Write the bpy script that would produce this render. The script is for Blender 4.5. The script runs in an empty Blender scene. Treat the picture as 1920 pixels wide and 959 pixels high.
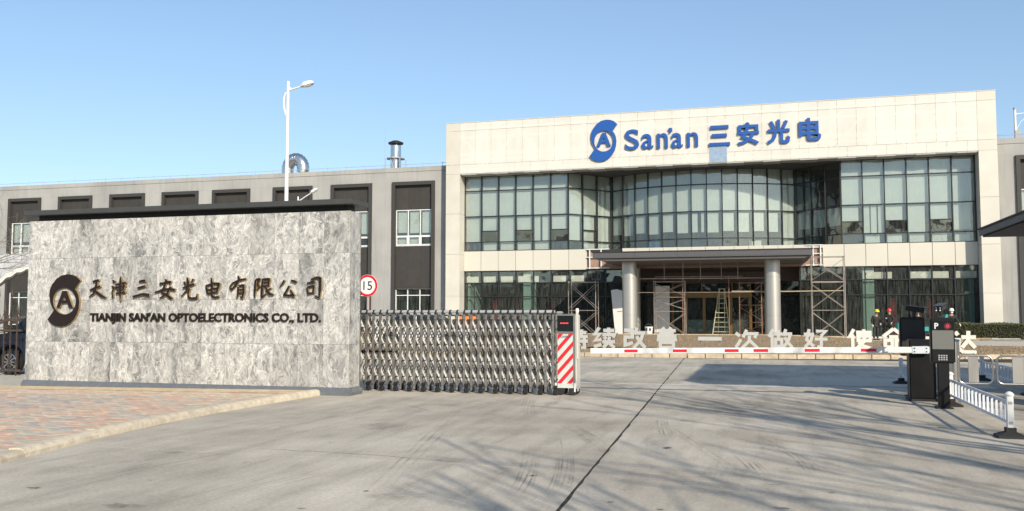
import bpy, bmesh, math, random
from mathutils import Vector, Matrix
random.seed(7)
R = math.radians
C = bpy.context.scene.collection
SC = bpy.context.scene

# ------------------------------------------------------------------ camera, sky, sun, exposure
CAM_H = 1.6; CAM_YAW = R(16); FPX = 1680.0; PITCH = math.atan(107.5 / FPX)
cd = bpy.data.cameras.new('camera'); cam = bpy.data.objects.new('camera', cd); C.objects.link(cam)
cam.location = (0, 0, CAM_H); cam.rotation_euler = (math.pi / 2 + PITCH, 0, CAM_YAW)
cd.sensor_width = 36; cd.lens = FPX / 1920 * 36; cd.clip_start = 0.1; cd.clip_end = 3000
SC.camera = cam
SUN_EL, SUN_AZ = R(27), R(37)          # azimuth measured from the facade normal towards +x
wd = bpy.data.worlds.new("World"); SC.world = wd; wd.use_nodes = True
nt = wd.node_tree; bg = nt.nodes['Background']
sky = nt.nodes.new('ShaderNodeTexSky'); sky.sky_type = 'NISHITA'; sky.sun_disc = False
sky.sun_elevation = SUN_EL; sky.sun_rotation = math.pi - SUN_AZ
sky.air_density = 1.0; sky.dust_density = 0.9; sky.ozone_density = 2.0; sky.altitude = 50
gm = nt.nodes.new('ShaderNodeGamma'); gm.inputs[1].default_value = 0.75; nt.links.new(sky.outputs[0], gm.inputs[0])
vm_ = nt.nodes.new('ShaderNodeVectorMath'); vm_.operation = 'MULTIPLY'; vm_.inputs[1].default_value = (1.50, 1.68, 1.84)
nt.links.new(gm.outputs[0], vm_.inputs[0]); nt.links.new(vm_.outputs[0], bg.inputs[0]); bg.inputs[1].default_value = 0.12
sd = bpy.data.lights.new('sun', 'SUN'); sd.energy = 5.0; sd.angle = R(0.5); sd.color = (1.0, 0.90, 0.75)
sun = bpy.data.objects.new('sun', sd); C.objects.link(sun)
ldir = Vector((-math.sin(SUN_AZ) * math.cos(SUN_EL), math.cos(SUN_AZ) * math.cos(SUN_EL), -math.sin(SUN_EL)))
sun.rotation_euler = ldir.to_track_quat('-Z', 'Y').to_euler(); sun.location = (20, -30, 40)
SC.view_settings.view_transform = 'Standard'; SC.view_settings.look = 'None'
SC.view_settings.exposure = 0.22; SC.view_settings.gamma = 1.0

# ------------------------------------------------------------------ measured points of the place
def ray(px, py):
    x = (px - 960) / FPX; y = -(py - 479.5) / FPX
    fy = math.cos(PITCH) - y * math.sin(PITCH); fz = math.sin(PITCH) + y * math.cos(PITCH)
    return x * math.cos(CAM_YAW) - fy * math.sin(CAM_YAW), x * math.sin(CAM_YAW) + fy * math.cos(CAM_YAW), fz
def G(px, py, z=0.0):                  # point at height z
    d = ray(px, py); t = (z - CAM_H) / d[2]; return d[0] * t, d[1] * t
def P(px, py, Y):                      # point on the vertical plane y = Y -> x, z
    d = ray(px, py); t = Y / d[1]; return d[0] * t, CAM_H + d[2] * t

# ------------------------------------------------------------------ materials
MATS = {}
def newmat(name):
    m = bpy.data.materials.new(name); m.use_nodes = True
    MATS[name] = m
    n = m.node_tree.nodes; l = m.node_tree.links
    return m, n, l, n['Principled BSDF']
def simple(name, col, rough=0.6, metal=0.0, noise=0.06, nscale=6.0, bump=0.0, bscale=60.0, spec=0.5, coat=0.0):
    col = tuple(c * .87 for c in col)
    m, n, l, b = newmat(name)
    b.inputs['Roughness'].default_value = rough; b.inputs['Metallic'].default_value = metal
    b.inputs['Specular IOR Level'].default_value = spec
    b.inputs['Coat Weight'].default_value = coat
    g = n.new('ShaderNodeNewGeometry')
    if noise > 0:
        t = n.new('ShaderNodeTexNoise'); t.inputs['Scale'].default_value = nscale; t.inputs['Detail'].default_value = 6
        l.new(g.outputs['Position'], t.inputs['Vector'])
        mr = n.new('ShaderNodeMapRange'); mr.inputs[1].default_value = 0.3; mr.inputs[2].default_value = 0.7
        mr.inputs[3].default_value = 1 - noise; mr.inputs[4].default_value = 1 + noise
        l.new(t.outputs[0], mr.inputs[0])
        oi = n.new('ShaderNodeObjectInfo')
        m2 = n.new('ShaderNodeMapRange'); m2.inputs[3].default_value = 1 - noise * .5; m2.inputs[4].default_value = 1 + noise * .5
        l.new(oi.outputs['Random'], m2.inputs[0])
        mu = n.new('ShaderNodeMath'); mu.operation = 'MULTIPLY'; l.new(mr.outputs[0], mu.inputs[0]); l.new(m2.outputs[0], mu.inputs[1])
        vm = n.new('ShaderNodeVectorMath'); vm.operation = 'SCALE'; vm.inputs[0].default_value = col[:3]
        l.new(mu.outputs[0], vm.inputs['Scale']); l.new(vm.outputs[0], b.inputs['Base Color'])
    else:
        b.inputs['Base Color'].default_value = (*col[:3], 1)
    if bump > 0:
        t2 = n.new('ShaderNodeTexNoise'); t2.inputs['Scale'].default_value = bscale; t2.inputs['Detail'].default_value = 4
        l.new(g.outputs['Position'], t2.inputs['Vector'])
        bp = n.new('ShaderNodeBump'); bp.inputs['Strength'].default_value = bump; bp.inputs['Distance'].default_value = 0.01
        l.new(t2.outputs[0], bp.inputs['Height']); l.new(bp.outputs[0], b.inputs['Normal'])
    return m
def N(n, typ, **kw):
    x = n.new(typ)
    for k, v in kw.items():
        if k.startswith('i_'):
            key = k[2:]; key = int(key) if key.isdigit() else key
            x.inputs[key].default_value = v
        else: setattr(x, k, v)
    return x
def ramp(n, pts):
    r = n.new('ShaderNodeValToRGB'); e = r.color_ramp.elements
    e[0].position, e[0].color = pts[0][0], (*pts[0][1], 1)
    e[1].position, e[1].color = pts[-1][0], (*pts[-1][1], 1)
    for p, c in pts[1:-1]:
        k = e.new(p); k.color = (*c, 1)
    return r

def stone_material():
    m, n, l, b = newmat('swirled_granite')
    g = N(n, 'ShaderNodeNewGeometry'); oi = N(n, 'ShaderNodeObjectInfo')
    off = N(n, 'ShaderNodeVectorMath', operation='SCALE'); off.inputs[0].default_value = (37.0, 11.0, 23.0)
    l.new(oi.outputs['Random'], off.inputs['Scale'])
    ad = N(n, 'ShaderNodeVectorMath', operation='ADD'); l.new(g.outputs['Position'], ad.inputs[0]); l.new(off.outputs[0], ad.inputs[1])
    w = N(n, 'ShaderNodeTexNoise', i_Scale=1.7, i_Detail=3.0); l.new(ad.outputs[0], w.inputs['Vector'])
    wc = N(n, 'ShaderNodeVectorMath', operation='SUBTRACT'); l.new(w.outputs['Color'], wc.inputs[0]); wc.inputs[1].default_value = (.5, .5, .5)
    ws = N(n, 'ShaderNodeVectorMath', operation='SCALE'); ws.inputs['Scale'].default_value = .55; l.new(wc.outputs[0], ws.inputs[0])
    w2 = N(n, 'ShaderNodeTexNoise', i_Scale=7.0, i_Detail=2.0); l.new(ad.outputs[0], w2.inputs['Vector'])
    w2c = N(n, 'ShaderNodeVectorMath', operation='SCALE'); w2c.inputs['Scale'].default_value = 0.05; l.new(w2.outputs['Color'], w2c.inputs[0])
    a2 = N(n, 'ShaderNodeVectorMath', operation='ADD'); l.new(ad.outputs[0], a2.inputs[0]); l.new(ws.outputs[0], a2.inputs[1])
    a3 = N(n, 'ShaderNodeVectorMath', operation='ADD'); l.new(a2.outputs[0], a3.inputs[0]); l.new(w2c.outputs[0], a3.inputs[1])
    st = N(n, 'ShaderNodeVectorMath', operation='MULTIPLY'); l.new(a3.outputs[0], st.inputs[0]); st.inputs[1].default_value = (1.0, 1.0, 0.17)
    # streaks
    st2 = N(n, 'ShaderNodeVectorMath', operation='MULTIPLY'); l.new(a3.outputs[0], st2.inputs[0]); st2.inputs[1].default_value = (1.0, 1.0, 0.30)
    c0 = N(n, 'ShaderNodeTexNoise', i_Scale=2.0, i_Detail=4.0, i_Roughness=.5); l.new(st2.outputs[0], c0.inputs['Vector'])
    cm = N(n, 'ShaderNodeMath', operation='MULTIPLY', i_1=130.0); l.new(c0.outputs[0], cm.inputs[0])
    cs = N(n, 'ShaderNodeMath', operation='SINE'); l.new(cm.outputs[0], cs.inputs[0])
    fn = N(n, 'ShaderNodeTexNoise', i_Scale=12.0, i_Detail=9.0, i_Roughness=.72); l.new(st2.outputs[0], fn.inputs['Vector'])
    cq = N(n, 'ShaderNodeMath', operation='MULTIPLY_ADD', i_1=.055, i_2=0.0); l.new(cs.outputs[0], cq.inputs[0])
    s1 = N(n, 'ShaderNodeMath', operation='ADD'); l.new(cq.outputs[0], s1.inputs[0]); l.new(fn.outputs[0], s1.inputs[1])
    r1 = ramp(n, [(0.30, (.15, .15, .152)), (0.41, (.32, .317, .305)), (0.50, (.42, .413, .39)), (0.58, (.48, .472, .445)), (0.70, (.66, .65, .61))]); l.new(s1.outputs[0], r1.inputs[0])
    # dark bands
    s2 = N(n, 'ShaderNodeTexNoise', i_Scale=3.0, i_Detail=3.0); l.new(st.outputs[0], s2.inputs['Vector'])
    r2 = ramp(n, [(0.53, (1, 1, 1)), (0.61, (.70, .71, .72)), (0.70, (.46, .47, .50))]); l.new(s2.outputs[0], r2.inputs[0])
    mx = N(n, 'ShaderNodeMix', data_type='RGBA', blend_type='MULTIPLY'); mx.inputs[0].default_value = 1
    l.new(r1.outputs[0], mx.inputs[6]); l.new(r2.outputs[0], mx.inputs[7])
    # pale thin veins
    s3 = N(n, 'ShaderNodeTexNoise', i_Scale=2.6, i_Detail=5.0, i_Roughness=.6); l.new(a2.outputs[0], s3.inputs['Vector'])
    sb = N(n, 'ShaderNodeMath', operation='SUBTRACT', i_1=0.5); l.new(s3.outputs[0], sb.inputs[0])
    ab = N(n, 'ShaderNodeMath', operation='ABSOLUTE'); l.new(sb.outputs[0], ab.inputs[0])
    r3 = ramp(n, [(0.0, (.8, .8, .8)), (0.016, (0, 0, 0))]); l.new(ab.outputs[0], r3.inputs[0])
    m3 = N(n, 'ShaderNodeMix', data_type='RGBA'); l.new(r3.outputs[0], m3.inputs[0]); l.new(mx.outputs[2], m3.inputs[6]); m3.inputs[7].default_value = (.72, .71, .67, 1)
    # tile tone
    tr = N(n, 'ShaderNodeMapRange'); tr.inputs[3].default_value = 0.74; tr.inputs[4].default_value = 1.0; l.new(oi.outputs['Random'], tr.inputs[0])
    vs = N(n, 'ShaderNodeVectorMath', operation='SCALE'); l.new(m3.outputs[2], vs.inputs[0]); l.new(tr.outputs[0], vs.inputs['Scale'])
    l.new(vs.outputs[0], b.inputs['Base Color']); b.inputs['Roughness'].default_value = .55
    bp = N(n, 'ShaderNodeBump', i_Strength=.25, i_Distance=.004); l.new(s1.outputs[0], bp.inputs['Height']); l.new(bp.outputs[0], b.inputs['Normal'])
    return m

def concrete_material():
    m, n, l, b = newmat('road_concrete')
    g = N(n, 'ShaderNodeNewGeometry'); oi = N(n, 'ShaderNodeObjectInfo')
    big = N(n, 'ShaderNodeTexNoise', i_Scale=.35, i_Detail=5.0, i_Roughness=.6); l.new(g.outputs['Position'], big.inputs['Vector'])
    st = N(n, 'ShaderNodeVectorMath', operation='MULTIPLY'); st.inputs[1].default_value = (1.3, .22, 1); l.new(g.outputs['Position'], st.inputs[0])
    med = N(n, 'ShaderNodeTexNoise', i_Scale=2.2, i_Detail=9.0, i_Roughness=.65); l.new(st.outputs[0], med.inputs['Vector'])
    fine = N(n, 'ShaderNodeTexNoise', i_Scale=28.0, i_Detail=4.0, i_Roughness=.7); l.new(g.outputs['Position'], fine.inputs['Vector'])
    r0 = ramp(n, [(0.34, (.39, .35, .29)), (0.5, (.51, .46, .38)), (0.64, (.60, .545, .455))]); l.new(big.outputs[0], r0.inputs[0])
    r1 = ramp(n, [(0.34, (.80, .80, .80)), (0.48, (.98, .98, .98)), (0.66, (1.10, 1.10, 1.10))]); l.new(med.outputs[0], r1.inputs[0])
    r2 = ramp(n, [(0.3, (.82, .82, .82)), (0.7, (1.12, 1.12, 1.12))]); l.new(fine.outputs[0], r2.inputs[0])
    mx = N(n, 'ShaderNodeMix', data_type='RGBA', blend_type='MULTIPLY'); mx.inputs[0].default_value = 1; l.new(r0.outputs[0], mx.inputs[6]); l.new(r1.outputs[0], mx.inputs[7])
    m2 = N(n, 'ShaderNodeMix', data_type='RGBA', blend_type='MULTIPLY'); m2.inputs[0].default_value = 1; l.new(mx.outputs[2], m2.inputs[6]); l.new(r2.outputs[0], m2.inputs[7])
    # dark oil spots
    vo = N(n, 'ShaderNodeTexVoronoi', i_Scale=1.7); vo.inputs['Randomness'].default_value = 1
    wv = N(n, 'ShaderNodeVectorMath', operation='SCALE'); wv.inputs['Scale'].default_value = .25; l.new(fine.outputs['Color'], wv.inputs[0])
    av = N(n, 'ShaderNodeVectorMath', operation='ADD'); l.new(g.outputs['Position'], av.inputs[0]); l.new(wv.outputs[0], av.inputs[1]); l.new(av.outputs[0], vo.inputs['Vector'])
    r3 = ramp(n, [(0.0, (.35, .35, .35)), (0.045, (.6, .6, .6)), (0.06, (1, 1, 1))]); l.new(vo.outputs['Distance'], r3.inputs[0])
    m3 = N(n, 'ShaderNodeMix', data_type='RGBA', blend_type='MULTIPLY'); m3.inputs[0].default_value = .8; l.new(m2.outputs[2], m3.inputs[6]); l.new(r3.outputs[0], m3.inputs[7])
    tr = N(n, 'ShaderNodeMapRange'); tr.inputs[3].default_value = .82; tr.inputs[4].default_value = .91; l.new(oi.outputs['Random'], tr.inputs[0])
    vs = N(n, 'ShaderNodeVectorMath', operation='SCALE'); l.new(m3.outputs[2], vs.inputs[0]); l.new(tr.outputs[0], vs.inputs['Scale'])
    l.new(vs.outputs[0], b.inputs['Base Color']); b.inputs['Roughness'].default_value = 1.0; b.inputs['Specular IOR Level'].default_value = .08
    bp = N(n, 'ShaderNodeBump', i_Strength=.35, i_Distance=.01); l.new(fine.outputs[0], bp.inputs['Height']); l.new(bp.outputs[0], b.inputs['Normal'])
    return m

def glass_material(name, tint, refl, rough=0.01, warp=0.02):
    m, n, l, b = newmat(name); n.remove(b)
    out = n['Material Output']
    g = N(n, 'ShaderNodeNewGeometry'); oi = N(n, 'ShaderNodeObjectInfo')
    off = N(n, 'ShaderNodeVectorMath', operation='SCALE'); off.inputs[0].default_value = (9.0, 5.0, 7.0); l.new(oi.outputs['Random'], off.inputs['Scale'])
    ad = N(n, 'ShaderNodeVectorMath', operation='ADD'); l.new(g.outputs['Position'], ad.inputs[0]); l.new(off.outputs[0], ad.inputs[1])
    t = N(n, 'ShaderNodeTexNoise', i_Scale=.9, i_Detail=1.0); l.new(ad.outputs[0], t.inputs['Vector'])
    bp = N(n, 'ShaderNodeBump', i_Strength=1.0, i_Distance=warp); l.new(t.outputs[0], bp.inputs['Height'])
    gl = N(n, 'ShaderNodeBsdfGlossy', i_Roughness=rough); gl.inputs['Color'].default_value = (.92, .96, .94, 1); l.new(bp.outputs[0], gl.inputs['Normal'])
    tp = N(n, 'ShaderNodeBsdfTransparent'); tp.inputs['Color'].default_value = (*tint, 1)
    df = N(n, 'ShaderNodeBsdfDiffuse'); df.inputs['Color'].default_value = (.5, .52, .48, 1)
    # dust on the glass, drawn out downwards
    st = N(n, 'ShaderNodeVectorMath', operation='MULTIPLY'); st.inputs[1].default_value = (7, 7, .6); l.new(ad.outputs[0], st.inputs[0])
    dn = N(n, 'ShaderNodeTexNoise', i_Scale=1.6, i_Detail=6.0, i_Roughness=.7); l.new(st.outputs[0], dn.inputs['Vector'])
    dr = N(n, 'ShaderNodeMapRange'); dr.inputs[1].default_value = .42; dr.inputs[2].default_value = .75; dr.inputs[3].default_value = .01; dr.inputs[4].default_value = .10; l.new(dn.outputs[0], dr.inputs[0])
    mx0 = N(n, 'ShaderNodeMixShader'); l.new(dr.outputs[0], mx0.inputs[0]); l.new(tp.outputs[0], mx0.inputs[1]); l.new(df.outputs[0], mx0.inputs[2])
    lw = N(n, 'ShaderNodeLayerWeight', i_Blend=.5); pw = N(n, 'ShaderNodeMath', operation='POWER', i_1=4.0); l.new(lw.outputs['Facing'], pw.inputs[0])
    mr = N(n, 'ShaderNodeMapRange'); mr.inputs[3].default_value = refl; mr.inputs[4].default_value = .9; l.new(pw.outputs[0], mr.inputs[0])
    mx = N(n, 'ShaderNodeMixShader'); l.new(mr.outputs[0], mx.inputs[0]); l.new(mx0.outputs[0], mx.inputs[1]); l.new(gl.outputs[0], mx.inputs[2])
    l.new(mx.outputs[0], out.inputs['Surface'])
    return m

def perforated_material():
    m, n, l, b = newmat('perforated_white_panel'); out = n['Material Output']
    b.inputs['Base Color'].default_value = (.88, .855, .78, 1); b.inputs['Roughness'].default_value = .5
    g = N(n, 'ShaderNodeNewGeometry'); oi = N(n, 'ShaderNodeObjectInfo')
    t = N(n, 'ShaderNodeTexNoise', i_Scale=.5, i_Detail=5.0)
    st = N(n, 'ShaderNodeVectorMath', operation='MULTIPLY'); st.inputs[1].default_value = (2.5, 1, .7); l.new(g.outputs['Position'], st.inputs[0]); l.new(st.outputs[0], t.inputs['Vector'])
    mr = N(n, 'ShaderNodeMapRange'); mr.inputs[1].default_value = .35; mr.inputs[2].default_value = .7; mr.inputs[3].default_value = .94; mr.inputs[4].default_value = 1.03; l.new(t.outputs[0], mr.inputs[0])
    m2 = N(n, 'ShaderNodeMapRange'); m2.inputs[3].default_value = .97; m2.inputs[4].default_value = 1.02; l.new(oi.outputs['Random'], m2.inputs[0])
    mu = N(n, 'ShaderNodeMath', operation='MULTIPLY'); l.new(mr.outputs[0], mu.inputs[0]); l.new(m2.outputs[0], mu.inputs[1])
    vs = N(n, 'ShaderNodeVectorMath', operation='SCALE'); vs.inputs[0].default_value = (.88, .855, .78); l.new(mu.outputs[0], vs.inputs['Scale']); l.new(vs.outputs[0], b.inputs['Base Color'])
    tp = N(n, 'ShaderNodeBsdfTransparent'); mx = N(n, 'ShaderNodeMixShader', i_0=.50)
    l.new(b.outputs[0], mx.inputs[1]); l.new(tp.outputs[0], mx.inputs[2]); l.new(mx.outputs[0], out.inputs['Surface'])
    return m

M_STONE = stone_material(); M_CONC = concrete_material()
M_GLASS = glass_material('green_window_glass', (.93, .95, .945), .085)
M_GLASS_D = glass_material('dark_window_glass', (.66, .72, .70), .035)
M_PERF = perforated_material()
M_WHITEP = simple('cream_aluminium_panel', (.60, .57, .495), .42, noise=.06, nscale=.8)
M_BAND = simple('smooth_cream_panel', (.60, .57, .49), .35, noise=.03, nscale=.5)
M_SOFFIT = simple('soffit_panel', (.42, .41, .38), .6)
M_MULL = simple('dark_mullion', (.028, .030, .030), .4, metal=.3)
M_TRUSS = simple('cream_steel', (.70, .63, .50), .5)
def wall_material():
    m, n, l, b = newmat('grey_render'); g = N(n, 'ShaderNodeNewGeometry')
    a = N(n, 'ShaderNodeTexNoise', i_Scale=.4, i_Detail=5.0); l.new(g.outputs['Position'], a.inputs['Vector'])
    st = N(n, 'ShaderNodeVectorMath', operation='MULTIPLY'); st.inputs[1].default_value = (5, 5, .25); l.new(g.outputs['Position'], st.inputs[0])
    s = N(n, 'ShaderNodeTexNoise', i_Scale=1.2, i_Detail=6.0, i_Roughness=.7); l.new(st.outputs[0], s.inputs['Vector'])
    r0 = ramp(n, [(.35, (.275, .272, .26)), (.65, (.34, .334, .318))]); l.new(a.outputs[0], r0.inputs[0])
    r1 = ramp(n, [(.34, (.88, .88, .88)), (.5, (1, 1, 1)), (.7, (1.03, 1.03, 1.03))]); l.new(s.outputs[0], r1.inputs[0])
    mx = N(n, 'ShaderNodeMix', data_type='RGBA', blend_type='MULTIPLY'); mx.inputs[0].default_value = 1; l.new(r0.outputs[0], mx.inputs[6]); l.new(r1.outputs[0], mx.inputs[7])
    l.new(mx.outputs[2], b.inputs['Base Color']); b.inputs['Roughness'].default_value = .95; return m
M_GREYWALL = wall_material()
M_DKFRAME = simple('dark_window_surround', (.042, .040, .037), .7, noise=.08)
M_SPAND = simple('brown_spandrel', (.040, .036, .032), .75, noise=.12, nscale=2)
M_UPVC = simple('white_window_frame', (.72, .73, .72), .45)
M_BLIND = simple('white_blind', (.47, .50, .45), .8, noise=.05, nscale=1.2)
M_CREAMBL = simple('cream_blind', (.70, .68, .56), .8, noise=.05, nscale=1.2)
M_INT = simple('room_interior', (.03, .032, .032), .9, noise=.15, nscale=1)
M_INTW = simple('room_column', (.62, .72, .64), .8, noise=.05)
M_RED = simple('dark_red_cloth', (.32, .02, .025), .8)
M_BLUE = simple('blue_sign_acrylic', (.012, .085, .34), .35, noise=.04)
M_STEELCOL = simple('column_aluminium', (.52, .50, .465), .36, metal=.6, noise=.0)
M_CANOPY = simple('grey_canopy_metal', (.10, .10, .105), .5, metal=.2, noise=.06)
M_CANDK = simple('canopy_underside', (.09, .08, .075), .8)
M_BROWN = simple('brown_entrance_cladding', (.07, .045, .04), .6, noise=.15)
M_GOLD = simple('gold_door_frame', (.22, .135, .05), .38, metal=.6, noise=.12)
M_SCAF = simple('scaffold_pipe', (.36, .31, .27), .5, metal=.5, noise=.25, nscale=3)
M_RUSTY = simple('rusty_scaffold', (.26, .13, .075), .8, noise=.3, nscale=4)
M_TIMBER = simple('weathered_plank', (.38, .28, .17), .85, noise=.2, nscale=3)
M_BRICKRED = simple('exposed_brick', (.30, .20, .15), .9, noise=.2, nscale=5)
M_BOARD = simple('white_board', (.76, .73, .68), .6, noise=.05)
M_CAP = simple('wall_cap_metal', (.070, .072, .068), .45, metal=.2, noise=.08)
M_BLACK = simple('matt_black', (.012, .012, .012), .55, noise=.1)
M_BLACKG = simple('satin_black_metal', (.009, .009, .010), .38, noise=.2, nscale=3, spec=.3)
M_PLINTH = simple('brushed_plinth_steel', (.20, .215, .23), .38, metal=.4, noise=.1, nscale=8)
M_BRONZE = simple('dark_bronze_letter', (.016, .008, .005), .45, metal=.1, noise=.25, nscale=12)
M_GOLDSIDE = simple('gold_letter_return', (.40, .30, .15), .45, metal=.5)
M_STEEL = simple('stainless_steel', (.60, .58, .55), .28, metal=.92, noise=.1, nscale=5)
M_STEELD = simple('dull_stainless', (.33, .315, .29), .42, metal=.7, noise=.16, nscale=6)
M_STEELB = simple('bright_lattice_strip', (.82, .80, .73), .4, metal=.35, noise=.15, nscale=6)
M_TUBE = simple('grey_plastic_tube', (.36, .37, .38), .5)
M_RUB = simple('black_rubber', (.018, .018, .018), .8)
M_WHITE = simple('white_paint', (.78, .78, .76), .4, noise=.04)
M_CREAM = simple('cream_housing', (.62, .61, .56), .4, noise=.03)
M_REDP = simple('red_reflective', (.68, .018, .035), .35, noise=.08, nscale=10)
M_GREYREF = simple('silver_reflective', (.60, .63, .58), .4, noise=.05, nscale=14)
M_CURB = simple('sandy_curb_stone', (.56, .46, .33), .9, noise=.20, nscale=5, bump=.5, bscale=30)
M_CURB2 = simple('worn_curb_concrete', (.56, .49, .375), .95, noise=.17, nscale=9, bump=1.0, bscale=40)
M_GRAVEL = simple('dry_gravel', (.26, .185, .105), .95, noise=.45, nscale=9, bump=.9, bscale=25)
M_GRAVB = simple('gravel_stone', (.30, .22, .13), .9, noise=.4, nscale=3)
M_SOIL = simple('sandy_soil', (.60, .47, .30), .95, noise=.2, nscale=6, bump=.5)
M_ROADP = simple('white_road_paint', (.60, .61, .60), .8, noise=.3, nscale=5)
M_ASPH = simple('ground', (.34, .32, .28), .95, noise=.12, nscale=.4)
M_DRIVE = simple('driveway_concrete', (.50, .46, .39), .9, noise=.08, nscale=.8)
M_FILL = simple('joint_filler', (.03, .026, .02), .95, noise=.4, nscale=12)
M_PAV = [simple('pink_paver', (.60, .41, .30), .9, noise=.16, nscale=7, bump=.4), simple('grey_paver', (.50, .46, .375), .9, noise=.14, nscale=7, bump=.4),
         simple('dark_paver', (.42, .37, .33), .9, noise=.16, nscale=7, bump=.4), simple('sandy_paver', (.62, .51, .375), .9, noise=.14, nscale=7, bump=.4)]
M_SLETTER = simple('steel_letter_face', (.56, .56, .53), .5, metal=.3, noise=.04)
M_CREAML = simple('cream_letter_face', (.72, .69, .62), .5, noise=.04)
M_SLETDK = simple('steel_letter_return', (.20, .175, .15), .6, metal=.3, noise=.1)
M_BARK = simple('grey_bark', (.10, .085, .07), .95, noise=.2)
M_TWIG = simple('pale_twig', (.20, .17, .14), .95, noise=.2)
M_MEMB = simple('white_membrane', (.74, .71, .63), .7, noise=.07, nscale=1.5)
M_CARBL = simple('dark_blue_car_paint', (.010, .016, .035), .22, coat=.6, noise=0)
M_CARWH = simple('white_car_paint', (.72, .72, .72), .25, coat=.6, noise=0)
M_CARGL = simple('car_glass', (.015, .02, .022), .06, noise=0)
M_CHROME = simple('chrome', (.75, .75, .76), .12, metal=1, noise=0)
M_IRON = simple('rusty_iron_fence', (.085, .060, .048), .7, metal=.3, noise=.3, nscale=9)
M_GALV = simple('galvanised_duct', (.66, .67, .68), .2, metal=.95, noise=.1, nscale=4)
M_SKIN = simple('skin', (.45, .27, .19), .6, noise=0)
M_CLOTHB = simple('black_workwear', (.022, .020, .019), .85, noise=.2, nscale=8, bump=.3)
M_CLOTHG = simple('charcoal_trousers', (.035, .034, .034), .85, noise=.2, nscale=8, bump=.3)
M_HY = simple('yellow_helmet', (.80, .62, .015), .3, noise=0)
M_HR = simple('red_helmet', (.62, .035, .03), .3, noise=0)
M_HW = simple('white_helmet', (.78, .78, .74), .3, noise=0)
M_GLOVE = simple('white_glove', (.72, .71, .68), .8, noise=0)
M_TEAL = simple('teal_paint', (.02, .30, .30), .5, noise=.1)
M_ORANGE = simple('orange_plastic', (.80, .25, .06), .5, noise=.05)
M_YEL = simple('yellow_green_ladder', (.50, .48, .30), .6, noise=.2)
M_DISP = simple('led_display', (.15, .155, .14), .55, noise=.4, nscale=130)
M_RAIL = simple('white_blue_railing', (.66, .70, .76), .4, noise=.04)
M_BLUTOP = simple('blue_cabinet_top', (.06, .13, .24), .35, metal=.5, noise=.1)
M_FARBLD = simple('far_building_render', (.16, .15, .14), .9, noise=.2, nscale=.3)
M_BAMB = simple('bamboo_pole', (.42, .34, .22), .7, noise=.15)
def emissive(name, col, s):
    m, n, l, b = newmat(name); b.inputs['Base Color'].default_value = (*col, 1)
    b.inputs['Emission Color'].default_value = (*col, 1); b.inputs['Emission Strength'].default_value = s; return m
M_RING = simple('red_ring_lens', (.48, .05, .07), .4, noise=.3, nscale=60)
M_LED = emissive('red_led', (.85, .05, .05), .8); M_LAMPW = simple('white_led_lens', (.85, .85, .82), .2, noise=0)
def hedge_material():
    m, n, l, b = newmat('hedge_leaf'); g = N(n, 'ShaderNodeNewGeometry')
    t = N(n, 'ShaderNodeTexNoise', i_Scale=14.0, i_Detail=3.0); l.new(g.outputs['Position'], t.inputs['Vector'])
    r = ramp(n, [(.35, (.018, .028, .010)), (.5, (.05, .062, .02)), (.68, (.13, .125, .045))]); l.new(t.outputs[0], r.inputs[0]); l.new(r.outputs[0], b.inputs['Base Color'])
    b.inputs['Roughness'].default_value = .6; return m
M_HEDGE = hedge_material(); M_HEDGEC = simple('hedge_core', (.014, .014, .008), 1.0, noise=.3, nscale=10)
def mark_material():
    m, n, l, b = newmat('tyre_rubber_mark'); out = n['Material Output']
    b.inputs['Base Color'].default_value = (.06, .055, .05, 1); b.inputs['Roughness'].default_value = .95
    g = N(n, 'ShaderNodeNewGeometry'); t = N(n, 'ShaderNodeTexNoise', i_Scale=14.0, i_Detail=6.0, i_Roughness=.8); l.new(g.outputs['Position'], t.inputs['Vector'])
    t2 = N(n, 'ShaderNodeTexNoise', i_Scale=1.6, i_Detail=3.0); l.new(g.outputs['Position'], t2.inputs['Vector'])
    ad = N(n, 'ShaderNodeMath', operation='MULTIPLY'); l.new(t.outputs[0], ad.inputs[0]); l.new(t2.outputs[0], ad.inputs[1])
    at = N(n, 'ShaderNodeAttribute', attribute_name='fade'); m3 = N(n, 'ShaderNodeMath', operation='MULTIPLY')
    mr = N(n, 'ShaderNodeMapRange'); mr.inputs[1].default_value = .20; mr.inputs[2].default_value = .42; mr.inputs[3].default_value = .06; mr.inputs[4].default_value = .85; l.new(ad.outputs[0], mr.inputs[0])
    l.new(mr.outputs[0], m3.inputs[0]); l.new(at.outputs['Fac'], m3.inputs[1])
    tp = N(n, 'ShaderNodeBsdfTransparent'); mx = N(n, 'ShaderNodeMixShader'); l.new(m3.outputs[0], mx.inputs[0]); l.new(tp.outputs[0], mx.inputs[1]); l.new(b.outputs[0], mx.inputs[2]); l.new(mx.outputs[0], out.inputs['Surface'])
    return m
M_MARK = mark_material()

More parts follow.
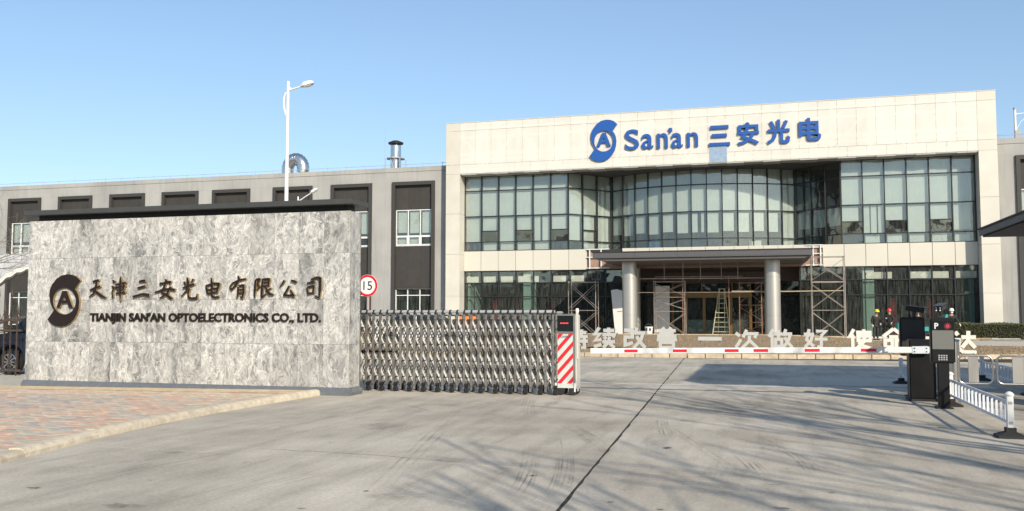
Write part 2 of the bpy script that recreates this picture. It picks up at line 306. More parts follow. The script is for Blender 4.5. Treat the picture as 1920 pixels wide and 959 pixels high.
# ------------------------------------------------------------------ geometry helpers
class MB:
    def __init__(s): s.v = []; s.f = []; s.smooth = False; s.mi = []; s.cur = 0
    def _add(s, vs, fs):
        b = len(s.v); s.v += [tuple(v) for v in vs]; s.f += [tuple(b + i for i in f) for f in fs]; s.mi += [s.cur] * len(fs); return s
    def box(s, cx, cy, cz, sx, sy, sz, rz=0, ry=0, rx=0):
        M = Matrix.Translation((cx, cy, cz)) @ Matrix.Rotation(rz, 4, 'Z') @ Matrix.Rotation(ry, 4, 'Y') @ Matrix.Rotation(rx, 4, 'X')
        vs = [M @ Vector((sx * .5 * a, sy * .5 * b, sz * .5 * c)) for a in (-1, 1) for b in (-1, 1) for c in (-1, 1)]
        return s._add(vs, [(0, 1, 3, 2), (4, 6, 7, 5), (0, 4, 5, 1), (2, 3, 7, 6), (0, 2, 6, 4), (1, 5, 7, 3)])
    def b2(s, x0, x1, y0, y1, z0, z1): return s.box((x0 + x1) / 2, (y0 + y1) / 2, (z0 + z1) / 2, abs(x1 - x0), abs(y1 - y0), abs(z1 - z0))
    def tube(s, pts, r, n=8, caps=True, closed=False):
        pts = [Vector(p) for p in pts]; rs = r if isinstance(r, (list, tuple)) else [r] * len(pts)
        rings = []; prev = None
        for i, p in enumerate(pts):
            if closed: t = (pts[(i + 1) % len(pts)] - pts[i - 1]).normalized()
            elif i == 0: t = (pts[1] - p).normalized()
            elif i == len(pts) - 1: t = (p - pts[i - 1]).normalized()
            else: t = ((pts[i + 1] - p).normalized() + (p - pts[i - 1]).normalized()).normalized()
            if prev is None:
                a = Vector((0, 0, 1)) if abs(t.z) < .9 else Vector((1, 0, 0))
                u = t.cross(a).normalized()
            else: u = (prev - t * prev.dot(t)).normalized()
            prev = u; w = t.cross(u)
            rings.append([p + (u * math.cos(2 * math.pi * k / n) + w * math.sin(2 * math.pi * k / n)) * rs[i] for k in range(n)])
        vs = [v for rg in rings for v in rg]; fs = []; m = len(rings)
        for i in range(m if closed else m - 1):
            for k in range(n):
                a = i * n + k; b = i * n + (k + 1) % n; c = ((i + 1) % m) * n + (k + 1) % n; d = ((i + 1) % m) * n + k
                fs.append((a, b, c, d))
        if caps and not closed:
            fs.append(tuple(range(n))[::-1]); fs.append(tuple((m - 1) * n + k for k in range(n)))
        return s._add(vs, fs)
    def cyl(s, p0, p1, r, n=12): return s.tube([p0, p1], r, n)
    def prism(s, pts, y0, y1):            # xz outline along y
        n = len(pts); vs = [(x, y0, z) for x, z in pts] + [(x, y1, z) for x, z in pts]
        fs = [tuple(range(n)), tuple(range(2 * n - 1, n - 1, -1))] + [(i, i + n, (i + 1) % n + n, (i + 1) % n) for i in range(n)]
        return s._add(vs, fs)
    def prismz(s, pts, z0, z1):           # xy outline along z
        n = len(pts); vs = [(x, y, z0) for x, y in pts] + [(x, y, z1) for x, y in pts]
        fs = [tuple(range(n - 1, -1, -1)), tuple(range(n, 2 * n))] + [(i, (i + 1) % n, (i + 1) % n + n, i + n) for i in range(n)]
        return s._add(vs, fs)
    def lathe(s, prof, c=(0, 0, 0), n=20, ax='Z'):
        vs = []; fs = []
        for r, h in prof:
            for k in range(n):
                a = 2 * math.pi * k / n; u, w = r * math.cos(a), r * math.sin(a)
                p = (u, w, h) if ax == 'Z' else ((u, h, w) if ax == 'Y' else (h, u, w))
                vs.append((c[0] + p[0], c[1] + p[1], c[2] + p[2]))
        for i in range(len(prof) - 1):
            for k in range(n): fs.append((i * n + k, i * n + (k + 1) % n, (i + 1) * n + (k + 1) % n, (i + 1) * n + k))
        fs.append(tuple(range(n))[::-1]); fs.append(tuple((len(prof) - 1) * n + k for k in range(n)))
        return s._add(vs, fs)
    def mesh(s, name, mats, smooth=False, bevel=0.0):
        me = bpy.data.meshes.new(name); me.from_pydata(s.v, [], s.f)
        mats = mats if isinstance(mats, (list, tuple)) else [mats]
        for m in mats: me.materials.append(m)
        bm = bmesh.new(); bm.from_mesh(me)
        for f, i in zip(bm.faces, s.mi): f.material_index = i
        bmesh.ops.recalc_face_normals(bm, faces=bm.faces)
        if bevel > 0:
            bmesh.ops.bevel(bm, geom=[e for e in bm.edges if e.calc_face_angle(0) > .5], offset=bevel, segments=2, affect='EDGES', clamp_overlap=True)
        bm.to_mesh(me); bm.free()
        if smooth:
            for p in me.polygons: p.use_smooth = True
            try: me.set_sharp_from_angle(angle=R(40))
            except Exception: pass
        return me
def link(name, me, parent=None, loc=(0, 0, 0), rot=(0, 0, 0)):
    o = bpy.data.objects.new(name, me); C.objects.link(o)
    if parent: o.parent = parent
    o.location = loc; o.rotation_euler = rot; return o
def tag(o, label=None, cat=None, group=None, kind=None):
    if label: o['label'] = label
    if cat: o['category'] = cat
    if group: o['group'] = group
    if kind: o['kind'] = kind
    return o
def thing(name, label, cat, loc=(0, 0, 0), rz=0, group=None):
    o = bpy.data.objects.new(name, None); C.objects.link(o); o.empty_display_size = .3
    o.location = loc; o.rotation_euler = (0, 0, rz); return tag(o, label, cat, group)
def part(name, mb, mat, parent=None, loc=(0, 0, 0), rot=(0, 0, 0), smooth=False, bevel=0.0):
    return link(name, mb.mesh(name, mat, smooth, bevel), parent, loc, rot)
_bx = {}
def box(name, x0, x1, y0, y1, z0, z1, mat, parent=None, off=(0, 0, 0), bevel=0.0, rot=(0, 0, 0)):
    """box part in world metres; off = parent's base"""
    d = (round(abs(x1 - x0), 3), round(abs(y1 - y0), 3), round(abs(z1 - z0), 3)); k = (d, mat.name, bevel)
    if k not in _bx: _bx[k] = MB().box(0, 0, 0, *d).mesh(name, mat, False, bevel)
    return link(name, _bx[k], parent, ((x0 + x1) / 2 - off[0], (y0 + y1) / 2 - off[1], (z0 + z1) / 2 - off[2]), rot)
def struct(o): o['kind'] = 'structure'; return o

# text: every glyph becomes a real extruded mesh
_fc = bpy.data.curves.new('glyph', 'FONT'); _fo = bpy.data.objects.new('glyph', _fc); C.objects.link(_fo)
def glyph(body, extrude, bold=0.0, res=3):
    _fc.body = body; _fc.extrude = 0.0; _fc.offset = bold; _fc.resolution_u = res
    bpy.context.view_layer.update(); dg = bpy.context.evaluated_depsgraph_get()
    me = bpy.data.meshes.new_from_object(_fo.evaluated_get(dg))
    return me
def fit(me, x0, x1, z0, z1, y, depth, mats, shear=0.0):
    """flat glyph mesh -> upright, extruded from y (front) to y+depth, fitted to the box"""
    xs = [v.co.x for v in me.vertices]; ys = [v.co.y for v in me.vertices]
    ax, bx_, ay, by = min(xs), max(xs), min(ys), max(ys)
    sx = (x1 - x0) / max(bx_ - ax, 1e-6); sz = (z1 - z0) / max(by - ay, 1e-6)
    bm = bmesh.new(); bm.from_mesh(me)
    bmesh.ops.remove_doubles(bm, verts=bm.verts, dist=1e-5)
    for v in bm.verts:
        v.co = Vector((x0 + (v.co.x - ax) * sx, 0, z0 + (v.co.y - ay) * sz))
    r = bmesh.ops.extrude_face_region(bm, geom=bm.faces[:])
    for g in r['geom']:
        if isinstance(g, bmesh.types.BMVert): g.co.y += depth
    bmesh.ops.recalc_face_normals(bm, faces=bm.faces)
    for f in bm.faces: f.smooth = False
    for f in bm.faces: f.material_index = 0 if abs(f.normal.y) > .9 else min(1, len(mats) - 1)
    out = bpy.data.meshes.new('letter'); bm.to_mesh(out); bm.free()
    cx, cz = (x0 + x1) / 2, z0
    for v in out.vertices: v.co = Vector((v.co.x - cx, v.co.y, v.co.z - cz))
    for m in mats: out.materials.append(m)
    return out, (cx, y, cz)
def loops_mesh(loops, depth, mats):
    """2D loops (x,z), holes allowed -> extruded mesh, front at y=0"""
    c = bpy.data.curves.new('shape', 'CURVE'); c.dimensions = '2D'; c.fill_mode = 'BOTH'
    for lp in loops:
        s = c.splines.new('POLY'); s.points.add(len(lp) - 1); s.use_cyclic_u = True
        for i, (x, z) in enumerate(lp): s.points[i].co = (x, z, 0, 1)
    o = bpy.data.objects.new('shape', c); C.objects.link(o); bpy.context.view_layer.update()
    me = bpy.data.meshes.new_from_object(o.evaluated_get(bpy.context.evaluated_depsgraph_get()))
    bpy.data.objects.remove(o)
    xs = [v.co.x for v in me.vertices]; ys = [v.co.y for v in me.vertices]
    out, _ = fit(me, min(xs), max(xs), min(ys), max(ys), 0, depth, mats)
    cx = (min(xs) + max(xs)) / 2; cz = min(ys)
    for v in out.vertices: v.co += Vector((cx, 0, cz))
    return out
def smooth_loop(pts, k=3):
    out = []; n = len(pts)
    for i in range(n):
        p0, p1, p2, p3 = pts[i - 1], pts[i], pts[(i + 1) % n], pts[(i + 2) % n]
        for j in range(k):
            t = j / k
            out.append(tuple(.5 * ((2 * b) + (-a + c) * t + (2 * a - 5 * b + 4 * c - d) * t * t + (-a + 3 * b - 3 * c + d) * t ** 3) for a, b, c, d in zip(p0, p1, p2, p3)))
    return out
LOGO_TOP = [(505, 190), (450, 135), (395, 112), (330, 104), (250, 120), (180, 168), (125, 240), (95, 310), (86, 390), (100, 480), (150, 582)]
LOGO_BOT = [(64, 706), (110, 760), (170, 790), (240, 802), (310, 790), (370, 755), (420, 700), (460, 630), (482, 550), (488, 470), (478, 390), (455, 335), (428, 302)]
def logo_loops(conv):
    el = [(290 + 152 * math.cos(2 * math.pi * k / 32), 462 + 177 * math.sin(2 * math.pi * k / 32)) for k in range(32)]
    A = [(262, 325), (320, 325), (402, 552), (346, 552), (330, 492), (250, 492), (226, 552), (180, 552)]; Ah = [(290, 400), (312, 452), (262, 452)]
    return [[conv(p) for p in LOGO_TOP + LOGO_BOT], [conv(p) for p in el]], [[conv(p) for p in A], [conv(p) for p in Ah]]

# ------------------------------------------------------------------ GROUND
g = part('ground', MB()._add([(-700, -300, -.06), (700, -300, -.06), (700, 900, -.06), (-700, 900, -.06)], [(0, 1, 2, 3)]), M_ASPH); struct(g)
road = thing('road', None, None); struct(road)
part('joint_bed', MB()._add([(-30, -12, -.0035), (32, -12, -.0035), (32, 46, -.0035), (-30, 46, -.0035)], [(0, 1, 2, 3)]), M_FILL, road)
def jx(y, k):                                  # x of the k-th long joint
    return -1.68 - .0494 * (y - 7.17) + k * 5.4 + (.0 if k == 0 else .0)
ys = [-12, -5, 3.35, 9.1, 14.85, 20.33, 26.4, 32.25]
for i in range(len(ys) - 1):
    for k in range(-5, 6):
        gl = .016 if k == 0 else .005; gr = .016 if k + 1 == 0 else .005
        if k == 0: gr = .004
        y0, y1 = ys[i] + .006, ys[i + 1] - .006
        pts = [(jx(y0, k) + gl, y0), (jx(y0, k + 1) - gr, y0), (jx(y1, k + 1) - gr, y1), (jx(y1, k) + gl, y1)]
        cx = sum(p[0] for p in pts) / 4; cy = sum(p[1] for p in pts) / 4
        if k == 0:                             # ragged edge of the open joint
            L = []; n = 26
            for j in range(n + 1):
                yy = y0 + (y1 - y0) * j / n; L.append((jx(yy, 0) + gl + random.uniform(-.008, .012), yy))
            pts = [pts[1], pts[2]] + L[::-1]
        part('slab', MB().prismz([(x - cx, y - cy) for x, y in pts], -.15, 0), M_CONC, road, (cx, cy, 0))
# road paint
mb = MB(); mb.b2(-4.6, 2.65, 20.28, 20.40, .0035, .005)
part('painted_line', mb, M_ROADP, road)
part('painted_patch', MB()._add([(1.15, 21.0, .006), (4.6, 21.0, .006), (4.6, 23.6, .006), (1.0, 23.6, .006)], [(0, 1, 2, 3)]), M_DRIVE, road)
# tyre marks: thin arcs of rubber on the concrete
def arc_marks(pxs, n, gap, w, nm='tyre_mark', strength=1.0):
    base = [Vector((*G(*p), .0065)) for p in pxs]; vs, fs, fd = [], [], []
    for j in range(n):
        js = random.uniform(.0, .2); je = random.uniform(.8, 1.0); a0 = random.uniform(.5, 1)
        for i, p in enumerate(base):
            f = i / (len(base) - 1); t = (base[min(i + 1, len(base) - 1)] - base[max(i - 1, 0)]).normalized(); s = Vector((t.y, -t.x, 0))
            c = p + s * ((j - n / 2) * gap + .01 * math.sin(f * 5 + j * 1.7)); fade = max(0, min(1, (f - js) * 3)) * max(0, min(1, (je - f) * 3)) * a0 * strength
            for q, e in ((-1, 0), (0, 1), (1, 0)): vs.append(tuple(c + s * w * q)); fd.append(fade * e)
            if i:
                b = len(vs); fs += [(b - 6, b - 5, b - 2, b - 3), (b - 5, b - 4, b - 1, b - 2)]
    me = bpy.data.meshes.new(nm); me.from_pydata(vs, [], fs); me.materials.append(M_MARK)
    at = me.attributes.new('fade', 'FLOAT', 'POINT')
    for k, v in enumerate(fd): at.data[k].value = v
    link(nm, me, road)
def curve_px(a, b, c, n=14): return [tuple((1 - t) ** 2 * u + 2 * t * (1 - t) * v + t * t * w for u, v, w in zip(a, b, c)) for t in [i / n for i in range(n + 1)]]
for (a, b, c, n, g_) in (((1035, 790), (1095, 805), (1150, 865), 6, .045), ((1040, 800), (1080, 880), (1020, 955), 6, .04), ((992, 825), (1004, 885), (950, 945), 5, .045), ((1006, 738), (978, 755), (990, 790), 5, .05),
                         ((1058, 738), (1026, 752), (1032, 772), 4, .05), ((1360, 840), (1405, 862), (1435, 905), 4, .05), ((1462, 842), (1505, 855), (1522, 890), 4, .05), ((1240, 775), (1235, 800), (1255, 830), 4, .05)):
    arc_marks(curve_px(a, b, c), n, g_, .016)
for a, b, n in (((30, 925), (560, 825), 3), ((330, 959), (740, 858), 3), ((300, 955), (660, 858), 2), ((80, 935), (460, 855), 3), ((740, 805), (1040, 733), 3), ((620, 850), (900, 765), 3), ((1240, 790), (1560, 870), 2), ((1120, 900), (1700, 935), 2), ((700, 940), (900, 740), 3), ((1500, 958), (1130, 720), 2), ((1700, 958), (1180, 700), 2)):
    arc_marks(curve_px(a, ((a[0] + b[0]) / 2, (a[1] + b[1]) / 2 - 5), b, 16), n, .10, .022, strength=.7)

def stain(px, py, rx, ry, s=1.0):
    x, y = G(px, py); n = 14; vs = [(x, y, .0068)]; fd = [1.0 * s]; fs = []
    rr = [random.uniform(.6, 1.2) for _ in range(n)]
    for k, fr in ((0, .55), (1, 1.0)):
        for i in range(n):
            a = 2 * math.pi * i / n; vs.append((x + rx * rr[i] * fr * math.cos(a), y + ry * rr[i] * fr * math.sin(a), .0068)); fd.append((.8 if k == 0 else 0) * s)
    for i in range(n): j = (i + 1) % n; fs += [(0, 1 + i, 1 + j), (1 + i, 1 + n + i, 1 + n + j, 1 + j)]
    me = bpy.data.meshes.new('oil_stain'); me.from_pydata(vs, [], fs); me.materials.append(M_MARK); at = me.attributes.new('fade', 'FLOAT', 'POINT')
    for k, v in enumerate(fd): at.data[k].value = v
    link('oil_stain', me, road)
for s_ in ((1252, 841, .07, .12, 1.6), (1449, 910, .09, .05, 1.6), (1000, 893, .06, .04, 1.5), (1466, 954, .1, .05, 1.6), (1170, 920, .04, .03, 1.5), (1144, 943, .04, .03, 1.5), (565, 955, .05, .03, 1.6), (687, 922, .04, .03, 1.6), (590, 921, .03, .03, 1.6), (65, 916, .09, .05, 1.5), (405, 802, .12, .10, .9),
           (545, 776, .2, .15, .8), (175, 877, .05, .03, 1.5), (1280, 790, .12, .06, 1.2), (230, 950, .25, .12, .9), (1560, 925, .05, .03, 1.4), (1240, 957, .05, .03, 1.5), (820, 760, .5, .3, .5), (760, 930, .4, .25, .5), (1350, 770, .6, .3, .4), (330, 850, .2, .1, .6), (700, 800, .5, .5, .5)): stain(*s_)
# hairline cracks
for pts_ in (((120, 880), (320, 858), (470, 842), (640, 850), (900, 870)), ((1425, 779), (1500, 783), (1600, 786)), ((1290, 690), (1340, 700), (1400, 705)), ((760, 760), (820, 775), (900, 772))):
    cp_ = [Vector((*G(*c), .006)) for c in pts_]; vs, fs, fd = [], [], []
    for a, b in zip(cp_, cp_[1:]):
        for k in range(8):
            c = a.lerp(b, k / 8) + Vector((random.uniform(-.02, .02), random.uniform(-.02, .02), 0)); w_ = .006
            vs += [tuple(c + Vector((0, w_, 0))), tuple(c - Vector((0, w_, 0)))]; fd += [2.2, 2.2]
            if len(vs) > 2: n_ = len(vs); fs.append((n_ - 4, n_ - 3, n_ - 1, n_ - 2))
    me = bpy.data.meshes.new('crack'); me.from_pydata(vs, [], fs); me.materials.append(M_MARK); at = me.attributes.new('fade', 'FLOAT', 'POINT')
    for k, v in enumerate(fd): at.data[k].value = v
    link('crack', me, road)
# driveway in front of the offices
dr = part('driveway', MB().prismz([(-60, 45.6), (30, 45.6), (30, 62), (-60, 62)], -.05, .004), M_DRIVE); struct(dr)

# near kerb, pavers, sand
kerb_pts = [(-8.42, 15.86), (-8.50, 14.3), (-8.52, 12.7), (-8.47, 11.2), (-8.28, 9.7), (-7.98, 8.2), (-7.70, 7.0), (-7.5, 5.8), (-7.4, 4.6), (-7.4, 3.4)]
kerb = thing('kerb', None, None); struct(kerb)
for i in range(len(kerb_pts) - 1):
    (xa, ya), (xb, yb) = kerb_pts[i], kerb_pts[i + 1]; t = Vector((xb - xa, yb - ya, 0)); L = t.length; t.normalize(); s = Vector((t.y, -t.x, 0))  # s points to -x side
    if s.x > 0: s = -s
    hs = .115 if i < 4 else (.10, .085, .06, .05, .05)[i - 4]
    mb = MB(); nn = 9; rows = []
    for j in range(nn + 1):
        f = j / nn; c = Vector((xa, ya, 0)) + t * (.006 + (L - .012) * f)
        w = .20 + random.uniform(-.004, .004); h = hs + random.uniform(-.0025, .0025)
        rows.append([c + Vector((0, 0, -.05)), c + Vector((0, 0, h * .45)) + s * -.0, c + s * .035 + Vector((0, 0, h * .86)), c + s * .09 + Vector((0, 0, h)), c + s * w + Vector((0, 0, h * .93)), c + s * w + Vector((0, 0, -.05))])
    vs = [v for r_ in rows for v in r_]; fs = []; m_ = 6
    for j in range(nn):
        for q in range(m_ - 1): fs.append((j * m_ + q, j * m_ + q + 1, (j + 1) * m_ + q + 1, (j + 1) * m_ + q))
    fs += [tuple(range(m_)), tuple(nn * m_ + q for q in range(m_))]
    mb._add(vs, fs); part('kerb_stone', mb, M_CURB2, kerb, smooth=True)
def kx(y):
    for (xa, ya), (xb, yb) in zip(kerb_pts, kerb_pts[1:]):
        if yb <= y <= ya: return xa + (xb - xa) * (ya - y) / (ya - yb) - .2
    return -8.6
def pz(x): return .075 + (x + 8.6) * .010
pav = thing('pavement', None, None); struct(pav)
cells = []
bl, bw = .235, .118
y = 3.6; row = 0
while y < 15.35:
    x1 = kx(y + .06) - .012; k = 0; x = x1
    lim = -.62 * (y + 3) - 4.2
    first = True
    while x > max(lim, -17):
        w = bl if not (first and row % 2) else bl / 2; first = False
        cells.append((x - w / 2, y + bw / 2, w)); x -= w
    y += bw; row += 1
cells.sort(key=lambda c: c[0] ** 2 + c[1] ** 2)
vis = [c for c in cells if c[1] > 6.9 and (c[0] * math.cos(CAM_YAW) + c[1] * math.sin(CAM_YAW)) / (-c[0] * math.sin(CAM_YAW) + c[1] * math.cos(CAM_YAW)) > -.585]
rest = [c for c in cells if c not in set(vis[:300])]
def pav_mat(x, y):
    d = math.sin(x * .9 + 1.3) * math.cos(y * .7)
    r = random.random()
    if 12.0 < y < 14.4 and x < -11.0: return random.choices([0, 2, 1, 3], [.3, .45, .2, .05])[0]
    if y > 14.4: return random.choices([0, 3, 1], [.35, .5, .15])[0]
    return random.choices([0, 1, 2, 3], [.45, .34, .06, .15])[0]
pm = {}
for (x, y, w) in vis[:300]:
    k = (round(w, 3), pav_mat(x, y))
    if k not in pm:
        pm[k] = MB().box(0, 0, -.03, w - .008, bw - .008, .06).mesh('paver', M_PAV[k[1]], bevel=.004)
    link('paver', pm[k], pav, (x, y, pz(x) + random.uniform(-.004, .002)), (random.uniform(-.012, .012), random.uniform(-.012, .012), random.uniform(-.01, .01)))
mb = MB()
for (x, y, w) in rest:
    mb.cur = pav_mat(x, y); mb.box(x, y, pz(x) - .03 + random.uniform(-.003, .001), w - .007, bw - .007, .06)
o = part('far_pavers', mb, M_PAV, pav); o['kind'] = 'stuff'
_yy = [3.45, 4.6, 5.8, 7.0, 8.2, 9.7, 11.2, 12.7, 14.3, 15.85]; _vs = [(kx(y_) + .08, y_, pz(-8.2) - .012) for y_ in _yy] + [(-22, y_, pz(-22) - .012) for y_ in _yy]
part('sand_bed', MB()._add(_vs, [(i, i + 1, i + 11, i + 10) for i in range(9)]), M_SOIL, pav)
part('sand_strip', MB()._add([(-17, 15.3, pz(-17) + .004), (-8.62, 15.3, pz(-8.6) + .004), (-8.62, 15.9, pz(-8.6) + .02), (-17, 15.9, pz(-17) + .02)], [(0, 1, 2, 3)]), M_SOIL, pav)
for i in range(14):                             # paving slabs left of the wall, by the fence
    x0 = -21 + i * .42
    box('slab', x0, x0 + .405, 16.0, 18.6, -.03, .015, M_PAV[1], pav)

# far kerb and the gravel bed with its mound
fk = [(-30, 32.6), (-12, 32.6), (-6, 32.5), (-3, 32.4), (0, 32.75), (4.5, 33.6), (8.5, 35.1), (13, 37.6), (18, 41.5)]
def fky(x):
    for (xa, ya), (xb, yb) in zip(fk, fk[1:]):
        if xa <= x <= xb: return ya + (yb - ya) * (x - xa) / (xb - xa)
    return 32.6 if x < -30 else 41.5
fkerb = thing('far_kerb', None, None); struct(fkerb)
x = -14.0
while x < 16:
    x2 = x + .62; ya, yb = fky(x), fky(x2); a = math.atan2(yb - ya, .62); L = math.hypot(.62, yb - ya)
    me = _bx.setdefault(('fk', round(L, 2)), MB().box(0, 0, 0, L - .02, .16, .30).mesh('kerb_stone', M_CURB, bevel=.015))
    link('kerb_stone', me, fkerb, ((x + x2) / 2, (ya + yb) / 2 + .08, random.uniform(-.004, .004)), (0, 0, a)); x = x2
bx0, bx1, by1 = -30, 17, 45.0
def crest(x):
    pts = [(-40, .53), (0, .52), (3.0, .46), (4.7, .27), (7, .12), (30, .10)]
    for (xa, za), (xb, zb) in zip(pts, pts[1:]):
        if xa <= x <= xb: return za + (zb - za) * (x - xa) / (xb - xa)
    return .5
def bedz(x, y):
    f = (y - fky(x)) / (by1 - fky(x)); f = max(0, min(1, f)); return .11 + (crest(x) - .11) * (f ** .75)
mb = MB(); nx, ny = 150, 26; vs = []; fs = []
for i in range(nx + 1):
    x = bx0 + (bx1 - bx0) * i / nx
    for j in range(ny + 1):
        y = fky(x) + .16 + (by1 - fky(x) - .16) * j / ny
        vs.append((x, y, bedz(x, y) + random.uniform(-.012, .012)))
for i in range(nx):
    for j in range(ny): a = i * (ny + 1) + j; fs.append((a, a + ny + 1, a + ny + 2, a + 1))
mb._add(vs, fs); bed = part('gravel_bed', mb, M_GRAVEL, smooth=True); struct(bed)
bk = thing('back_kerb', None, None); struct(bk)
for i in range(36):
    x = -28 + i * .95; x2 = x + .93
    if x2 > 5: break
    z = crest((x + x2) / 2); box('kerb_stone', x, x2, 45.0, 45.18, z - .75, z + .035, M_CURB, bk, bevel=.012)
mb = MB()
for i in range(9000):
    x = random.uniform(-12, 12); y = fky(x) + .2 + (random.random() ** 1.3) * (by1 - fky(x) - .3); s = random.uniform(.015, .05)
    z = bedz(x, y) + s * .2; a = random.uniform(0, 6); h = random.uniform(.4, 1) * s
    vs = [(x + s * math.cos(a + k * 2.09), y + s * math.sin(a + k * 2.09), z - .01) for k in range(3)] + [(x, y, z + h)]
    mb._add(vs, [(0, 1, 3), (1, 2, 3), (2, 0, 3)])
o = part('gravel', mb, M_GRAVB); tag(o, 'brown gravel and dry mulch lying over the raised bed behind the kerb', 'gravel', kind='stuff')
# ------------------------------------------------------------------ OFFICE BUILDING
OB = (-4.3, 60.0, 0.0)
off = thing('office_building', 'white framed two storey office block with blue sign and curved glass front under repair', 'building', OB)
def ob(name, x0, x1, y0, y1, z0, z1, mat, bevel=0.0, parent=None, pof=None): return box(name, x0, x1, y0, y1, z0, z1, mat, parent or off, pof or OB, bevel)
def obm(name, mb, mat, **k):                    # mesh given in world metres
    me = mb.mesh(name, mat, k.get('smooth', False), k.get('bevel', 0)); return link(name, me, off, (-OB[0], -OB[1], -OB[2]))
# shell
mb = MB()
mb.b2(-22.0, 13.4, 61.75, 61.95, 11.6, 15.1); mb.b2(-22.0, 13.4, 61.95, 78, 14.7, 14.95)
mb.b2(-22.0, -21.8, 61.3, 78, 0, 14.7); mb.b2(13.2, 13.4, 61.3, 78, 0, 14.7); mb.b2(-22, 13.4, 77.8, 78, 0, 14.7)
obm('shell_wall', mb, M_WHITEP)
obm('parapet_cap', MB().b2(-22.14, 13.52, 59.98, 61.2, 15.17, 15.21), M_WHITEP)
obm('parapet_back', MB().b2(-22.0, 13.4, 61.13, 61.17, 11.6, 15.15), M_INT)  # dark sheet standing in for the unlit void behind the perforated panels
# panels of the top beam
NX = 29; w = 33.5 / NX
xs = [-22.13, -21.06] + [-21.06 + w * (i + 1) for i in range(NX)] + [13.5]
for (z0, z1, sh) in ((14.60, 15.165, 0), (12.16, 14.585, 0), (11.50, 12.145, .5)):
    cols = xs if not sh else [-22.13, -21.06] + [-21.06 + w * (i + .5) for i in range(NX)] + [12.44, 13.5]
    for a, b in zip(cols, cols[1:]):
        ob('panel', a + .005, b - .005, 60.0, 60.03, z0, z1, M_WHITEP if (a < -22 or b > 13.4) else M_PERF)
ob('panel', -3.63, -2.5, 59.99, 60.0 - .002, 11.52, 12.62, M_GALV).data.name = 'replaced_panel'
# truss seen through the perforated panels
mb = MB()
for z in (11.75, 12.5, 14.1, 14.75): mb.b2(-21.9, 13.3, 60.12, 60.24, z - .06, z + .06)
mb.b2(-21.9, 13.3, 60.8, 60.95, 12.9, 13.15)
for i in range(16):
    x = -21.4 + i * 2.31; mb.b2(x - .06, x + .06, 60.12, 60.24, 11.75, 14.75)
    if i < 15:
        a = math.atan2(3.0, 2.31); mb.box(x + 1.155, 60.3, 13.25, math.hypot(3, 2.31), .08, .1, 0, -a if i % 2 else a)
        mb.box(x + .45, 60.42, 14.2, 1.25, .06, .08, 0, .9)
obm('steel_truss', mb, M_TRUSS)
# pillars
for (a, b) in ((-22.13, -21.08), (12.46, 13.5)):
    inner = b if a < 0 else a
    for z0, z1 in ((0, 2.78), (2.79, 5.75), (5.765, 8.63), (8.645, 11.49)):
        ob('panel', a, b, 60.0, 60.05, z0, z1, M_WHITEP)
        ob('panel', inner - .05 if a < 0 else inner, inner if a < 0 else inner + .05, 60.052, 61.3, z0, z1, M_WHITEP)
    ob('pillar', a + (0 if a < 0 else .055), b - (.055 if a < 0 else 0), 60.052, 61.3, 0, 11.5, M_WHITEP)
# soffit
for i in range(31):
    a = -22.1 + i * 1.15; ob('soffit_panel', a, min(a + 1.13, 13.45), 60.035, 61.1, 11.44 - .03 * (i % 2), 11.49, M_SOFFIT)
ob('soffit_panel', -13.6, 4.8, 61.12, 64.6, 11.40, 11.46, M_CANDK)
# curtain wall line
Ls = [(-21.08 + i * (7.66 / 6), 61.15) for i in range(7)]
Lw = [(-13.42 + (2.57) * i / 3, 61.15 + 2.85 * i / 3) for i in range(1, 4)]
cxb, hb, sg = -4.5, 6.35, 1.95; Rr = (hb * hb + sg * sg) / (2 * sg)
Bw = []
for i in range(1, 14):
    a0 = math.asin(hb / Rr); a = -a0 + 2 * a0 * i / 13; Bw.append((cxb + Rr * math.sin(a), 62.05 + Rr * (1 - math.cos(a))))
Rw = [(1.85 + 2.71 * i / 3, 64.0 - 2.85 * i / 3) for i in range(1, 4)]
Rs = [(4.56 + (12.42 - 4.56) * i / 6, 61.15) for i in range(1, 7)]
line = Ls + Lw + Bw + Rw + Rs
Z = [6.03, 6.66, 8.52, 10.37, 11.46]
_pane = {}
def obj_at(name, x, y, z, sx, sy, sz, a, mat, parent=off, base=OB):
    k = (name, round(sx, 2), round(sy, 3), round(sz, 2), mat.name)
    if k not in _pane: _pane[k] = MB().box(0, 0, 0, sx, sy, sz).mesh(name, mat)
    return link(name, _pane[k], parent, (x - base[0], y - base[1], z - base[2]), (0, 0, a))
ncol = len(line) - 1
split = {1, 3, 5, 7, 25, 27, 29}
